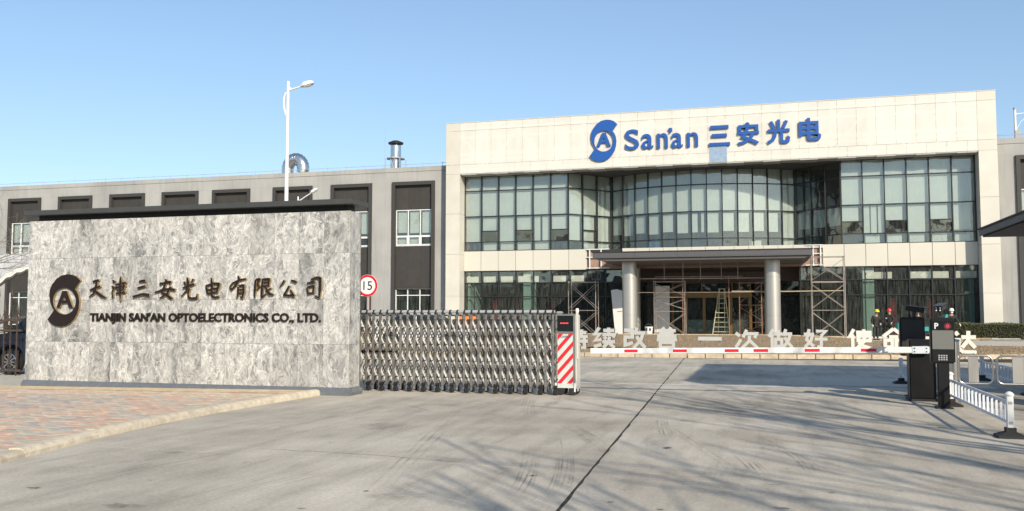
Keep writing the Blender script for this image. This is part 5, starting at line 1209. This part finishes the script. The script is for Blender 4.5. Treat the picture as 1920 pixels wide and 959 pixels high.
# ------------------------------------------------------------------ LEFT: FENCE, CAR, CARPORT
fx_, fy_ = G(20, 706)
FB = (fx_, fy_, 0)
fen = thing('iron_fence', 'rusty ornamental iron fence with rings and spear tips left of the granite wall', 'fence', FB)
def fp(px, py): r_ = P(px, py, fy_); return r_[0] - fx_, r_[1]
zb_, zr1, zr2 = fp(20, 695)[1], fp(20, 620)[1], fp(20, 601)[1]; xe = fp(40, 650)[0]
for z_ in (zb_, zr1, zr2): part('rail', MB().b2(-6, xe, -.02, .02, z_ - .025, z_ + .025), M_IRON, fen)
i = 0; x_ = fp(31, 650)[0]; dxb = fp(31, 650)[0] - fp(19, 650)[0]
while x_ > -6:
    tall = i % 2 == 1; zt = zr2 + (.62 if tall else .22)
    part('bar', MB().b2(x_ - .013, x_ + .013, -.013, .013, .0 if i % 8 == 0 else zb_ - .02, zt), M_IRON, fen)
    part('spear_tip', MB()._add([(x_ - .045, 0, zt), (x_, -.02, zt + .06), (x_ + .045, 0, zt), (x_, .02, zt + .06), (x_, 0, zt + .26), (x_, 0, zt - .05)], [(0, 1, 4), (1, 2, 4), (2, 3, 4), (3, 0, 4), (1, 0, 5), (2, 1, 5), (3, 2, 5), (0, 3, 5)]), M_IRON, fen)
    part('ring', MB().tube([(x_ - dxb / 2 + .07 * math.cos(q_ * math.pi / 8), 0, (zr1 + zr2) / 2 + .07 * math.sin(q_ * math.pi / 8)) for q_ in range(16)], .008, 5, closed=True), M_IRON, fen)
    part('scroll', MB().tube([(x_ - .10, 0, zr2 + .02), (x_ - .03, 0, zr2 + .18), (x_, 0, zr2 + .42)], .008, 5).tube([(x_ + .10, 0, zr2 + .02), (x_ + .03, 0, zr2 + .18), (x_, 0, zr2 + .42)], .008, 5), M_IRON, fen)
    x_ -= dxb; i += 1
def car(label, x, y, rz, paint, L=4.6, wr=.34):
    t = thing('parked_car', label, 'car', (x, y, 0), rz)
    body = [(-2.2, .35), (-2.25, .75), (-2.15, 1.0), (-1.85, 1.08), (-1.5, 1.08), (-1.0, 1.52), (-.6, 1.62), (.7, 1.60), (1.3, 1.35), (1.75, 1.05), (2.2, .98), (2.3, .7), (2.28, .38)]
    lower = [(-2.2, .3), (-2.25, .7), (-2.18, 1.0), (-1.55, 1.08), (1.25, 1.03), (2.1, .95), (2.3, .72), (2.27, .32), (1.88, .3)]
    arch = lambda cx_: [(cx_ + .42 * math.cos(R(a)), max(.3, .36 + .42 * math.sin(R(a)))) for a in range(0, 181, 20)]
    outl = [(-2.2, .3), (-2.25, .7), (-2.18, 1.0), (-1.55, 1.08), (1.25, 1.03), (2.1, .95), (2.3, .72), (2.27, .3)] + [(p[0], p[1]) for p in arch(1.4)] + [(.9, .26), (-.9, .26)] + [(p[0], p[1]) for p in arch(-1.42)]
    part('body', MB().prism(outl, -.9, .9), paint, t, bevel=.035)
    mb = MB(); lo = [(-1.6, 1.06), (-1.15, 1.5), (.55, 1.53), (1.2, 1.04)]
    mb._add([(x_, -.85, z_) if z_ < 1.2 else (x_, -.68, z_) for x_, z_ in lo] + [(x_, .85, z_) if z_ < 1.2 else (x_, .68, z_) for x_, z_ in lo], [(0, 1, 2, 3), (7, 6, 5, 4), (0, 4, 5, 1), (1, 5, 6, 2), (2, 6, 7, 3), (0, 3, 7, 4)])
    part('window', mb, M_CARGL, t); part('roof', MB()._add([(-1.2, -.7, 1.5), (.6, -.7, 1.53), (.6, .7, 1.53), (-1.2, .7, 1.5), (-1.0, -.6, 1.56), (.45, -.6, 1.59), (.45, .6, 1.59), (-1.0, .6, 1.56)], [(0, 1, 5, 4), (1, 2, 6, 5), (2, 3, 7, 6), (3, 0, 4, 7), (4, 5, 6, 7)]), paint, t)
    for x_ in (-.28,): part('pillar', MB()._add([(x_ - .05, -.86, 1.04), (x_ + .05, -.86, 1.04), (x_ + .04, -.70, 1.52), (x_ - .04, -.70, 1.52), (x_ - .05, -.8, 1.04), (x_ + .05, -.8, 1.04), (x_ + .04, -.66, 1.52), (x_ - .04, -.66, 1.52)], [(0, 1, 2, 3), (4, 7, 6, 5), (0, 3, 7, 4), (1, 5, 6, 2)]), paint, t)
    for x_ in (-.75, .35): part('door_handle', MB().box(x_, -.92, .93, .20, .03, .03), M_CHROME, t)
    part('sill_trim', MB().box(0, -.91, .33, 1.7, .03, .06), M_CHROME, t)
    for cx_ in (-1.42, 1.4):
        for s in (-1, 1):
            w_ = part('wheel', MB().lathe([(wr * .62, -.09), (wr * .95, -.1), (wr, -.06), (wr, .06), (wr * .95, .1), (wr * .62, .09)], n=28, ax='Y'), M_RUB, t, (cx_, s * .82, wr), smooth=True)
            mb = MB(); mb.lathe([(.05, -.02), (.05, .02)], (0, s * .08, 0), 14, 'Y')
            for k in range(10): a = 2 * math.pi * k / 10; mb.box(.12 * math.cos(a), s * .085, .12 * math.sin(a), .21, .02, .028, 0, -a)
            mb.tube([(wr * .64 * math.cos(q_ * math.pi / 12), s * .09, wr * .64 * math.sin(q_ * math.pi / 12)) for q_ in range(24)], .018, 6, closed=True)
            part('rim', mb, M_CHROME, w_); part('rim_back', MB().lathe([(wr * .6, -.02), (wr * .6, .02)], n=20, ax='Y'), M_BLACK, w_)
    part('tail_light', MB().box(-2.22, -.7, .88, .06, .3, .14), M_REDP, t); part('headlight', MB().box(2.24, -.7, .76, .1, .3, .13), M_LAMPW, t)
    return t
cxw, cyw = G(22, 703); car('dark blue car with silver spoked wheel parked behind the rusty fence', cxw + 1.42, cyw + .82, 0, M_CARBL, wr=.33)
cxw, cyw = P(800, 590, 38)[0], 38; car('white car parked beyond the folding gate, only its roof showing over the lattice', cxw, cyw, R(4), M_CARWH)
# carport
CB = (*P(20, 520, 27), 0); CB = (CB[0], 27, 0)
cp = thing('carport', 'white ribbed membrane carport roof left of the sign wall', 'carport', CB)
A0, A1 = P(0, 531, 25), P(52, 506, 25); B0, B1 = P(0, 478, 31), P(52, 474, 31)
mb = MB(); nu, nv = 30, 8; vs = []; fs = []
for i in range(nu + 1):
    u = -1.2 + 3.6 * i / nu
    fx = A0[0] + (A1[0] - A0[0]) * u; fz = A0[1] + (A1[1] - A0[1]) * u - .25 * (u - .5) ** 2 + .06; bx_ = B0[0] + (B1[0] - B0[0]) * u; bz_ = B0[1] + .02 * u
    for j in range(nv + 1):
        v = j / nv; vs.append((fx + (bx_ - fx) * v - CB[0], 25 + 6 * v - 27, fz + (bz_ - fz) * v + .30 * math.sin(math.pi * v) * .8 + .05 * (i % 3 == 0)))
for i in range(nu):
    for j in range(nv): a = i * (nv + 1) + j; fs.append((a, a + 1, a + nv + 2, a + nv + 1))
mb._add(vs, fs); o = part('membrane', mb, M_MEMB, cp, smooth=True); md = o.modifiers.new('thick', 'SOLIDIFY'); md.thickness = .02
for j in (0, 4, 8): part('steel_arch', MB().tube([(vs[i * (nv + 1) + j][0], vs[i * (nv + 1) + j][1], vs[i * (nv + 1) + j][2] - .07) for i in range(nu + 1)], .05, 8), M_CANDK, cp, smooth=True)
part('steel_arch', MB().tube([(vs[i * (nv + 1)][0], vs[i * (nv + 1)][1] + .5, vs[0][2] - .55 + .5 * math.sin(math.pi * min(1, i / nu))) for i in range(nu + 1)], .06, 8), M_CANDK, cp, smooth=True)
part('shade_panel', MB().b2(vs[0][0] - 2, vs[-1][0] + 1, 3.95, 4.05, P(20, 541, 31)[1], P(20, 500, 31)[1]), M_BLACK, cp)  # added black sheet standing in for the shade under the membrane
for i in (2, 28): part('post', MB().cyl((vs[i * (nv + 1) + 8][0], 3.9, 0), (vs[i * (nv + 1) + 8][0], 3.9, vs[i * (nv + 1) + 8][2]), .08, 10), M_CANDK, cp)

# ------------------------------------------------------------------ HEDGE
hxa, hxb, hya, hyb, hh = 10.6, 24.0, 58.2, 59.3, .96
hed = thing('clipped_hedge', 'dense dark green clipped hedge in front of the right end of the building', 'hedge', ((hxa + hxb) / 2, (hya + hyb) / 2, 0))
hc = hed.location
part('core', MB().b2(hxa + .06 - hc.x, hxb - .06 - hc.x, hya + .06 - hc.y, hyb - .06 - hc.y, 0, hh - .06), M_HEDGEC, hed)
mb = MB()
for i in range(16000):
    f = random.random(); x = random.uniform(hxa, hxb)
    if f < .55: y, z = hya + random.uniform(-.03, .12), random.uniform(.03, hh)
    elif f < .9: y, z = random.uniform(hya, hyb), hh + random.uniform(-.12, .05) + .03 * math.sin(x * 3)
    else: x, y, z = hxa + random.uniform(-.05, .1), random.uniform(hya, hyb), random.uniform(.05, hh)
    s = random.uniform(.03, .06); d1 = Vector((random.gauss(0, 1), random.gauss(0, 1), random.gauss(0, 1))).normalized(); d2 = d1.orthogonal().normalized()
    p = Vector((x - hc.x, y - hc.y, z)); mb._add([p - d1 * s, p + d2 * s * .5, p + d1 * s, p - d2 * s * .5], [(0, 1, 2, 3)])
part('leaves', mb, M_HEDGE, hed)['kind'] = 'stuff'
for lbl, px, w_, y_ in (('grey plank lying on the ground before the hedge left end', 1815, 1.9, 57.2), ('wet board lying flat below the hedge near the right edge', 1880, 2.2, 57.0), ('dark timber lying beside the hedge foot', 1850, 1.2, 57.6)):
    t = part('plank', MB().box(0, 0, .05, w_, .3, .07, R(random.uniform(-5, 5))).box(.2, .25, .12, w_ * .7, .2, .06, R(6)), M_TIMBER if px != 1880 else M_STEELD, None, (P(px, 630, y_)[0], y_, 0)); tag(t, lbl, 'plank')

# ------------------------------------------------------------------ SCAFFOLDS
def scaffold(label, x0, x1, y, z0, levels, depth=.95, mat=M_SCAF, braces='XX'):
    t = thing('scaffold', label, 'scaffold', ((x0 + x1) / 2, y, z0), 0, 'pipe scaffolds at the entrance works'); w_ = (x1 - x0) / 2
    zt = levels[-1]
    for sx in (-w_, w_):
        for yy in (0, depth): part('standard', MB().cyl((sx, yy, 0), (sx, yy, zt + .08), .028, 7), mat, t)
        for i, z_ in enumerate(levels):
            if z_ > .1: part('ledger', MB().cyl((sx, 0, z_), (sx, depth, z_), .024, 6), mat, t)
    for i, z_ in enumerate(levels):
        if z_ > .1:
            for yy in (0, depth): part('ledger', MB().cyl((-w_, yy, z_), (w_, yy, z_), .022, 6), mat, t)
    for a, b in zip(levels, levels[1:]):
        for yy in (0, depth):
            part('cross_brace', MB().cyl((-w_, yy - .03, a + .12), (w_, yy - .03, b - .12), .016, 5), mat, t); part('cross_brace', MB().cyl((w_, yy + .03, a + .12), (-w_, yy + .03, b - .12), .016, 5), mat, t)
    return t
X = lambda px, Y=57.5, py=580: P(px, py, Y)[0]
scaffold('rusty scaffold in front of the dark glass left of the leaning board', X(1066), X(1117), 57.5, 0.004, [0, 1.75, 3.6])
scaffold('scaffold tower in front of the white board beside the gold doors', X(1226), X(1283), 57.6, 0.09, [0, 1.6, 2.5, 3.5], mat=M_SCAF)
scaffold('rust brown scaffold between the gold door and the right column', X(1386), X(1428), 58.0, 0.09, [0, .9, 2.0, 3.4], mat=M_RUSTY)
sc_ = scaffold('tall scaffold tower at the right side of the canopy reaching the cream panels', X(1523), X(1585), 57.3, 0.004, [0, 1.75, 3.45, 5.0])
part('deck_plank', MB().box(0, .5, 3.49, 1.7, .5, .04), M_TIMBER, sc_)
t = thing('hanging_pipe_frame', 'horizontal steel pipes hung under the canopy between the two columns', 'pipe frame', (-4.1, 57.2, 0))
for (a, b, py, rr) in ((1180, 1432, 493, .025), (1196, 1436, 523, .035), (1228, 1392, 519.5, .02), (1190, 1440, 549, .022)):
    xa, za = P(a, py, 57.2); xb, zb2 = P(b, py, 57.2); part('pipe', MB().cyl((xa + 4.1, 0, za), (xb + 4.1, 0, za - .02), rr, 7), M_SCAF, t)
for px in (1245, 1313, 1383, 1280, 1352):
    xa, za = P(px, 484, 57.2); part('hanger', MB().cyl((xa + 4.1, .03, 4.78), (xa + 4.1, .03, 3.66), .022, 6), M_SCAF, t)
for px in (1280, 1367): part('prop', MB().cyl((X(px, 57.2) + 4.1, .06, .08), (X(px, 57.2) + 4.1, .06, 3.9), .026, 7), M_RUSTY, t)
xa, za = P(1372, 546, 56.9); xb, zb2 = P(1582, 550, 56.9); t = part('bamboo_pole', MB().tube([(0, 0, 0), ((xb - xa) * .5, 0, -.03), (xb - xa, 0, .0)], [.03, .035, .025], 8), M_BAMB, None, (xa, 56.9, za - .02)); tag(t, 'long pale pole lashed level from the right column to the tall scaffold', 'pole')
# boards, ladder, bucket
x_ = X(1160, 59.3); t = part('leaning_board', MB()._add([(-.42, 0, 0), (.42, 0, 0), (.42, .04, 0), (-.42, .04, 0), (-.42, 0, 3.15), (.36, 0, 3.0), (.36, .04, 3.0), (-.42, .04, 3.15), (.0, -.0, 3.16), (.0, .04, 3.16)],
    [(0, 1, 5, 8, 4), (3, 7, 9, 6, 2), (0, 3, 2, 1), (1, 2, 6, 5), (0, 4, 7, 3), (4, 8, 9, 7), (8, 5, 6, 9)]), M_BOARD, None, (x_ + .25, 58.8, .085), (R(-9), R(-8), R(-8))); tag(t, 'tall white board leaning against the left entrance column', 'board')
x_ = X(1241, 61.2); t = part('white_board', MB().b2(-.5, .5, 0, .04, 0, 3.35), M_BOARD, None, (x_, 61.3, .085), (R(-4), 0, 0)); tag(t, 'upright white board standing left of the gold door behind the scaffold', 'board')
lx = X(1354, 59.6); t = thing('step_ladder', 'tall yellowish A-frame ladder in front of the gold sliding doors', 'ladder', (lx, 59.6, .08))
for yy, s2 in ((0, -.45), (0, .45)):
    part('front_leg', MB().cyl((-.62 if s2 < 0 else .5, -.5, 0), (-.17 if s2 < 0 else .17, 0, 3.05), .03, 6), M_YEL, t)
    part('rear_leg', MB().cyl((-.3 if s2 < 0 else .12, .55, 0), (-.15 if s2 < 0 else .15, 0.05, 3.05), .028, 6), M_YEL, t)
for k in range(1, 10):
    f = k / 10; z_ = 3.05 * f; part('rung', MB().cyl((-.62 + .45 * f, -.5 + .5 * f, z_), (.5 - .33 * f, -.5 + .5 * f, z_), .02, 6), M_YEL, t); part('rung', MB().cyl((-.3 + .15 * f, .55 - .5 * f, z_), (.12 + .03 * f, .55 - .5 * f, z_), .018, 6), M_YEL, t)
part('top_cap', MB().box(0, .02, 3.07, .45, .16, .04), M_YEL, t)
x_ = X(1218, 58.9); t = thing('paint_bucket', 'white plastic bucket with dark label beside the left scaffold foot', 'bucket', (x_, 56.0, .0))
t.location = (X(1217, 50), 50, .0); t.location = (P(1217, 618, 45.6)[0], 45.5, crest(-5) - .02)
part('pail', MB().lathe([(.17, 0), (.20, .36), (.21, .36), (.21, .40), (.18, .40)], n=20), M_WHITE, t, smooth=True); part('label', MB().b2(-.13, -.05, -.205, -.19, .2, .33).b2(.05, .13, -.205, -.19, .2, .33), M_BLACK, t); part('handle', MB().tube([(-.2, 0, .38), (-.12, -.1, .5), (0, -.12, .54), (.12, -.1, .5), (.2, 0, .38)], .008, 5), M_STEEL, t)
# teal handcart behind the terminal
x_, y_ = P(1722, 610, 53)[0], 53.0; t = thing('handcart', 'teal metal handcart partly hidden behind the black terminals', 'cart', (x_, y_, 0))
part('tray', MB().b2(-1.1, 1.1, -.5, .5, .62, .68).b2(-1.1, -1.04, -.5, .5, .68, 1.05).b2(-1.0, 1.0, -.5, -.46, .68, .85), M_TEAL, t); part('back_board', MB().box(1.25, 0, 1.05, .12, .9, .95, 0, R(14)), M_TEAL, t)
part('frame', MB().b2(-.9, .9, -.4, .4, .5, .6), M_BLACK, t)
for sx in (-.7, .75):
    for s in (-.5, .5): part('wheel', MB().lathe([(.24, -.04), (.27, -.02), (.27, .02), (.24, .04)], (0, 0, 0), 18, 'Y'), M_RUB, t, (sx, s, .27))
x_ = P(880, 598, 44)[0]; t = thing('road_works_box', 'orange plastic crate stack just visible over the folding gate', 'crate', (x_, 44, 0))
for k in range(5): part('crate', MB().b2(-.45, .45, -.3, .3, k * .29, k * .29 + .27), M_ORANGE, t, bevel=.015)
# ------------------------------------------------------------------ WORKERS
def skin_mesh(name, verts, edges, radii, mat, sub=1):
    me = bpy.data.meshes.new(name); me.from_pydata(verts, edges, []); o = bpy.data.objects.new(name, me); C.objects.link(o)
    o.modifiers.new('s', 'SKIN').use_smooth_shade = True; m2 = o.modifiers.new('u', 'SUBSURF'); m2.levels = sub; m2.render_levels = sub
    for i, r in enumerate(radii): me.skin_vertices[0].data[i].radius = (r, r) if not isinstance(r, tuple) else r
    me.skin_vertices[0].data[0].use_root = True
    bpy.context.view_layer.update(); out = bpy.data.meshes.new_from_object(o.evaluated_get(bpy.context.evaluated_depsgraph_get()))
    bpy.data.objects.remove(o); out.materials.clear(); out.materials.append(mat)
    for p in out.polygons: p.use_smooth = True
    out.name = name; return out
def person(label, x, y, rz, helmet, arms, lean=0.0, head=(0, -.05, 0), z=0.0, mask=False):
    """faces local -y. arms: two (elbow, wrist) pairs"""
    t = thing('person', label, 'worker', (x, y, z), rz)
    pv = [(0, 0, .93), (0, -.01 - lean * .3, 1.15), (0, -lean, 1.38), (0, -lean - .01, 1.45), (head[0], -lean + head[1] * .6, 1.53), (head[0], -lean + head[1], 1.63), (head[0], -lean + head[1] * 1.1, 1.70),
          (-.10, 0, .88), (-.11, -.02, .50), (-.11, .03, .09), (-.11, -.12, .04), (.10, 0, .88), (.11, .0, .50), (.12, .05, .09), (.12, -.10, .04),
          (-.18, -lean, 1.38), arms[0][0], arms[0][1], (.18, -lean, 1.38), arms[1][0], arms[1][1]]
    pe = [(0, 1), (1, 2), (2, 3), (3, 4), (4, 5), (5, 6), (0, 7), (7, 8), (8, 9), (9, 10), (0, 11), (11, 12), (12, 13), (13, 14), (2, 15), (15, 16), (16, 17), (2, 18), (18, 19), (19, 20)]
    rd = [.12, .11, .10, .06, .055, .088, .07, .075, .055, .038, .035, .075, .055, .038, .035, .05, .036, .026, .05, .036, .026]
    link('body', skin_mesh('body', pv, pe, rd, M_SKIN), t)
    jv = [pv[0], pv[1], pv[2], pv[15], arms[0][0], tuple(Vector(arms[0][0]).lerp(Vector(arms[0][1]), .86)), pv[18], arms[1][0], tuple(Vector(arms[1][0]).lerp(Vector(arms[1][1]), .86)), (0, -lean - .0, 1.46), (0, 0, .80)]
    je = [(0, 1), (1, 2), (2, 3), (3, 4), (4, 5), (2, 6), (6, 7), (7, 8), (2, 9), (0, 10)]
    link('jacket', skin_mesh('jacket', jv, je, [(.19, .14), (.18, .14), (.17, .13), .085, .068, .05, .085, .068, .05, .085, (.20, .15)], M_CLOTHB, 2), t)
    tv = [(0, 0, .90), pv[7], pv[8], (pv[9][0], pv[9][1], .10), pv[11], pv[12], (pv[13][0], pv[13][1], .10)]
    link('trousers', skin_mesh('trousers', tv, [(0, 1), (1, 2), (2, 3), (0, 4), (4, 5), (5, 6)], [.13, .105, .08, .07, .105, .08, .07], M_CLOTHG, 2), t)
    for i in (9, 13):
        p = pv[i]; mb = MB(); mb.box(p[0], p[1] - .07, .045, .10, .27, .09); part('shoe', mb, M_BLACK, t, bevel=.03)
    hx_, hy_ = head[0], -lean + head[1]
    part('helmet', MB().lathe([(.135, 1.655), (.13, 1.70), (.115, 1.755), (.08, 1.80), (.03, 1.822)], (hx_, hy_, 0), 18)._add([(hx_ - .10, hy_ - .10, 1.66), (hx_ + .10, hy_ - .10, 1.66), (hx_ + .07, hy_ - .19, 1.645), (hx_ - .07, hy_ - .19, 1.645), (hx_ - .10, hy_ - .10, 1.675), (hx_ + .10, hy_ - .10, 1.675), (hx_ + .07, hy_ - .19, 1.66), (hx_ - .07, hy_ - .19, 1.66)], [(0, 1, 2, 3), (4, 7, 6, 5), (0, 3, 7, 4), (1, 5, 6, 2), (3, 2, 6, 7)]), helmet, t, smooth=True)
    part('nose', MB().lathe([(.014, 0), (.006, .03)], (hx_, hy_ - .085, 1.60), 8), M_SKIN, t)
    for s in (-.03, .03): part('eye', MB().lathe([(.009, 0), (.009, .004)], (hx_ + s, hy_ - .092, 1.635), 8, 'Y'), M_BLACK, t)
    if mask: part('face_mask', MB().lathe([(.03, -.115), (.06, -.10), (.07, -.06)], (hx_, hy_, 1.585), 12, 'Y'), M_GLOVE, t, smooth=True)
    for el, wr_ in arms:
        d = (Vector(wr_) - Vector(el)).normalized(); w0 = Vector(wr_); side = d.orthogonal().normalized()
        hv = [tuple(w0 - d * .02), tuple(w0 + d * .06)]; he = [(0, 1)]; hr = [.032, .038]
        for k in range(4):
            b0 = w0 + d * .07 + side * (k - 1.5) * .02; m_ = b0 + d * (.035, .045, .042, .03)[k] + d.cross(side) * .012; e_ = m_ + d * .022 + d.cross(side) * .02
            n0 = len(hv); hv += [tuple(b0), tuple(m_), tuple(e_)]; he += [(1, n0), (n0, n0 + 1), (n0 + 1, n0 + 2)]; hr += [.011, .010, .009]
        n0 = len(hv); hv += [tuple(w0 + d * .02 + side * .035), tuple(w0 + d * .055 + side * .06)]; he += [(0, n0), (n0, n0 + 1)]; hr += [.013, .011]
        link('glove', skin_mesh('glove', hv, he, hr, M_GLOVE), t)
    return t
wy = 56.8
def wx(px): return P(px, 610, wy)[0]
person('worker in black with yellow helmet and white gloves looking down to the right', wx(1642), wy, R(25), M_HY, [((-.27, -.02, 1.13), (-.25, -.10, .88)), ((.26, -.06, 1.13), (.16, -.24, .98))], .05, (.0, -.11, 0))
person('worker in black jacket with red helmet, white glove raised to the chest', wx(1667), wy - .3, R(-30), M_HR, [((-.25, -.10, 1.16), (-.08, -.30, 1.22)), ((.26, -.02, 1.14), (.20, -.18, .98))], .0, (.0, -.02, 0), z=.05)
person('worker with red helmet mostly hidden behind the left terminal camera', wx(1718), wy - .6, R(10), M_HR, [((-.26, 0, 1.14), (-.24, -.1, .9)), ((.26, 0, 1.14), (.24, -.1, .9))])
person('worker with white helmet and white face mask above the P terminal', wx(1777), wy - 1.0, R(5), M_HW, [((-.26, -.05, 1.13), (-.2, -.25, 1.0)), ((.30, -.05, 1.14), (.40, -.20, .92))], .06, (.0, -.1, 0), mask=True, z=.05)

# ------------------------------------------------------------------ TREES (bare) AND THE OTHER SIDE OF THE STREET
def bare_tree(h, seed, r0=.13, twig=.012, depth=5, spread=.55):
    rnd = random.Random(seed); tr, cr = MB(), MB()
    def grow(mb, p, d, L, r, lev):
        n = 4; pts = [p]; rs = [r]
        for i in range(n):
            d = (d + Vector((rnd.gauss(0, .09), rnd.gauss(0, .09), rnd.gauss(.03, .05)))).normalized(); p = p + d * L / n; pts.append(p); rs.append(max(r * (1 - .55 * (i + 1) / n), twig * .5))
        mb.tube(pts, rs, 6 if lev < 2 else 4, caps=False)
        if lev >= depth: return
        for k in range(4 if lev < 3 else 3):
            q = pts[rnd.choice([2, 3, 4])] if k else pts[-1]; a = rnd.uniform(0, 6.28); s = spread * rnd.uniform(.6, 1.3)
            u = d.orthogonal().normalized(); w_ = d.cross(u); nd = (d + (u * math.cos(a) + w_ * math.sin(a)) * s * 1.3 + Vector((0, 0, .12))).normalized()
            grow(cr, q, nd, L * rnd.uniform(.58, .8), r * .5, lev + 1)
    grow(tr, Vector((0, 0, 0)), Vector((0, 0, 1)), h * .36, r0, 0)
    return tr, cr
tr1, cr1 = bare_tree(11, 5, .15, .035, 3, .34); trm, crm = tr1.mesh('trunk', M_BARK, True), cr1.mesh('branches', M_BARK)
for i, (x_, y_, s, a) in enumerate(((7.2, -2.0, .8, 20), (10.2, -.4, 1.08, 110), (12.9, .4, 1.16, 200), (16.6, 1.0, 1.1, 300), (20.6, 1.8, 1.15, 60), (25, 2.5, 1.1, 150))):
    t = thing('street_tree', 'bare street tree behind the viewer, %s from the left, its shadow on the road' % ('first', 'second', 'third', 'fourth', 'fifth', 'sixth')[i], 'tree', (x_, y_, -.05), R(a), 'bare street trees along the road'); t.scale = (s, s, s)
    link('trunk', trm, t); link('branches', crm, t)
for lb, x_, y_, s, a in (('nearer bare tree beside the exit lane, its shadow across the gate line', 9.2, 5.2, 1.0, 15), ('farther bare tree beside the exit lane, its shadow beyond the barrier', 12.6, 8.0, 1.12, 240)):
    t = thing('lane_tree', lb, 'tree', (x_, y_, -.05), R(a)); t.scale = (s, s, s); link('trunk', trm, t); link('branches', crm, t)
tr2, cr2 = bare_tree(6.4, 11, .07, .006, 5, .8)
x_ = P(-75, 600, 23.5)[0]; t = thing('bare_tree', 'bare young tree whose thin twigs reach in from the left edge', 'tree', (x_, 23.5, 0)); part('trunk', tr2, M_TWIG, t, smooth=True); part('branches', cr2, M_TWIG, t)
t = thing('street_block', 'low grey buildings across the street, seen only as a dark reflection in the glass', 'building', (0, -46, 0))
for i in range(9):
    hgt = (8.5, 7, 9.5, 7.5, 8, 10, 7.2, 8.8, 7.6)[i]; x_ = -80 + i * 19
    part('wall', MB().b2(x_, x_ + 18.5, -8, 0, -.05, hgt), M_FARBLD, t)
    for k in range(6):
        for z_ in (1.2, 4.4): part('window', MB().b2(x_ + 1.2 + k * 2.9, x_ + 2.8 + k * 2.9, .0, .06, z_, z_ + 1.7), M_CARGL, t)
for i in range(12):
    t2 = thing('street_tree', 'bare street tree behind the viewer whose shadow lies on the road', 'tree', (-50 + i * 9.3, -28 + (i % 3), -.05), R(i * 77), 'bare street trees along the road'); t2.scale = (.95,) * 3; t2['label'] = 'bare tree across the street, %s from its west end, only reflected in the glass' % ('first', 'second', 'third', 'fourth', 'fifth', 'sixth', 'seventh', 'eighth', 'ninth', 'tenth', 'eleventh', 'twelfth')[i]; t2['group'] = 'bare trees across the street'
    link('trunk', trm, t2); link('branches', crm, t2)
bpy.data.objects.remove(_fo)
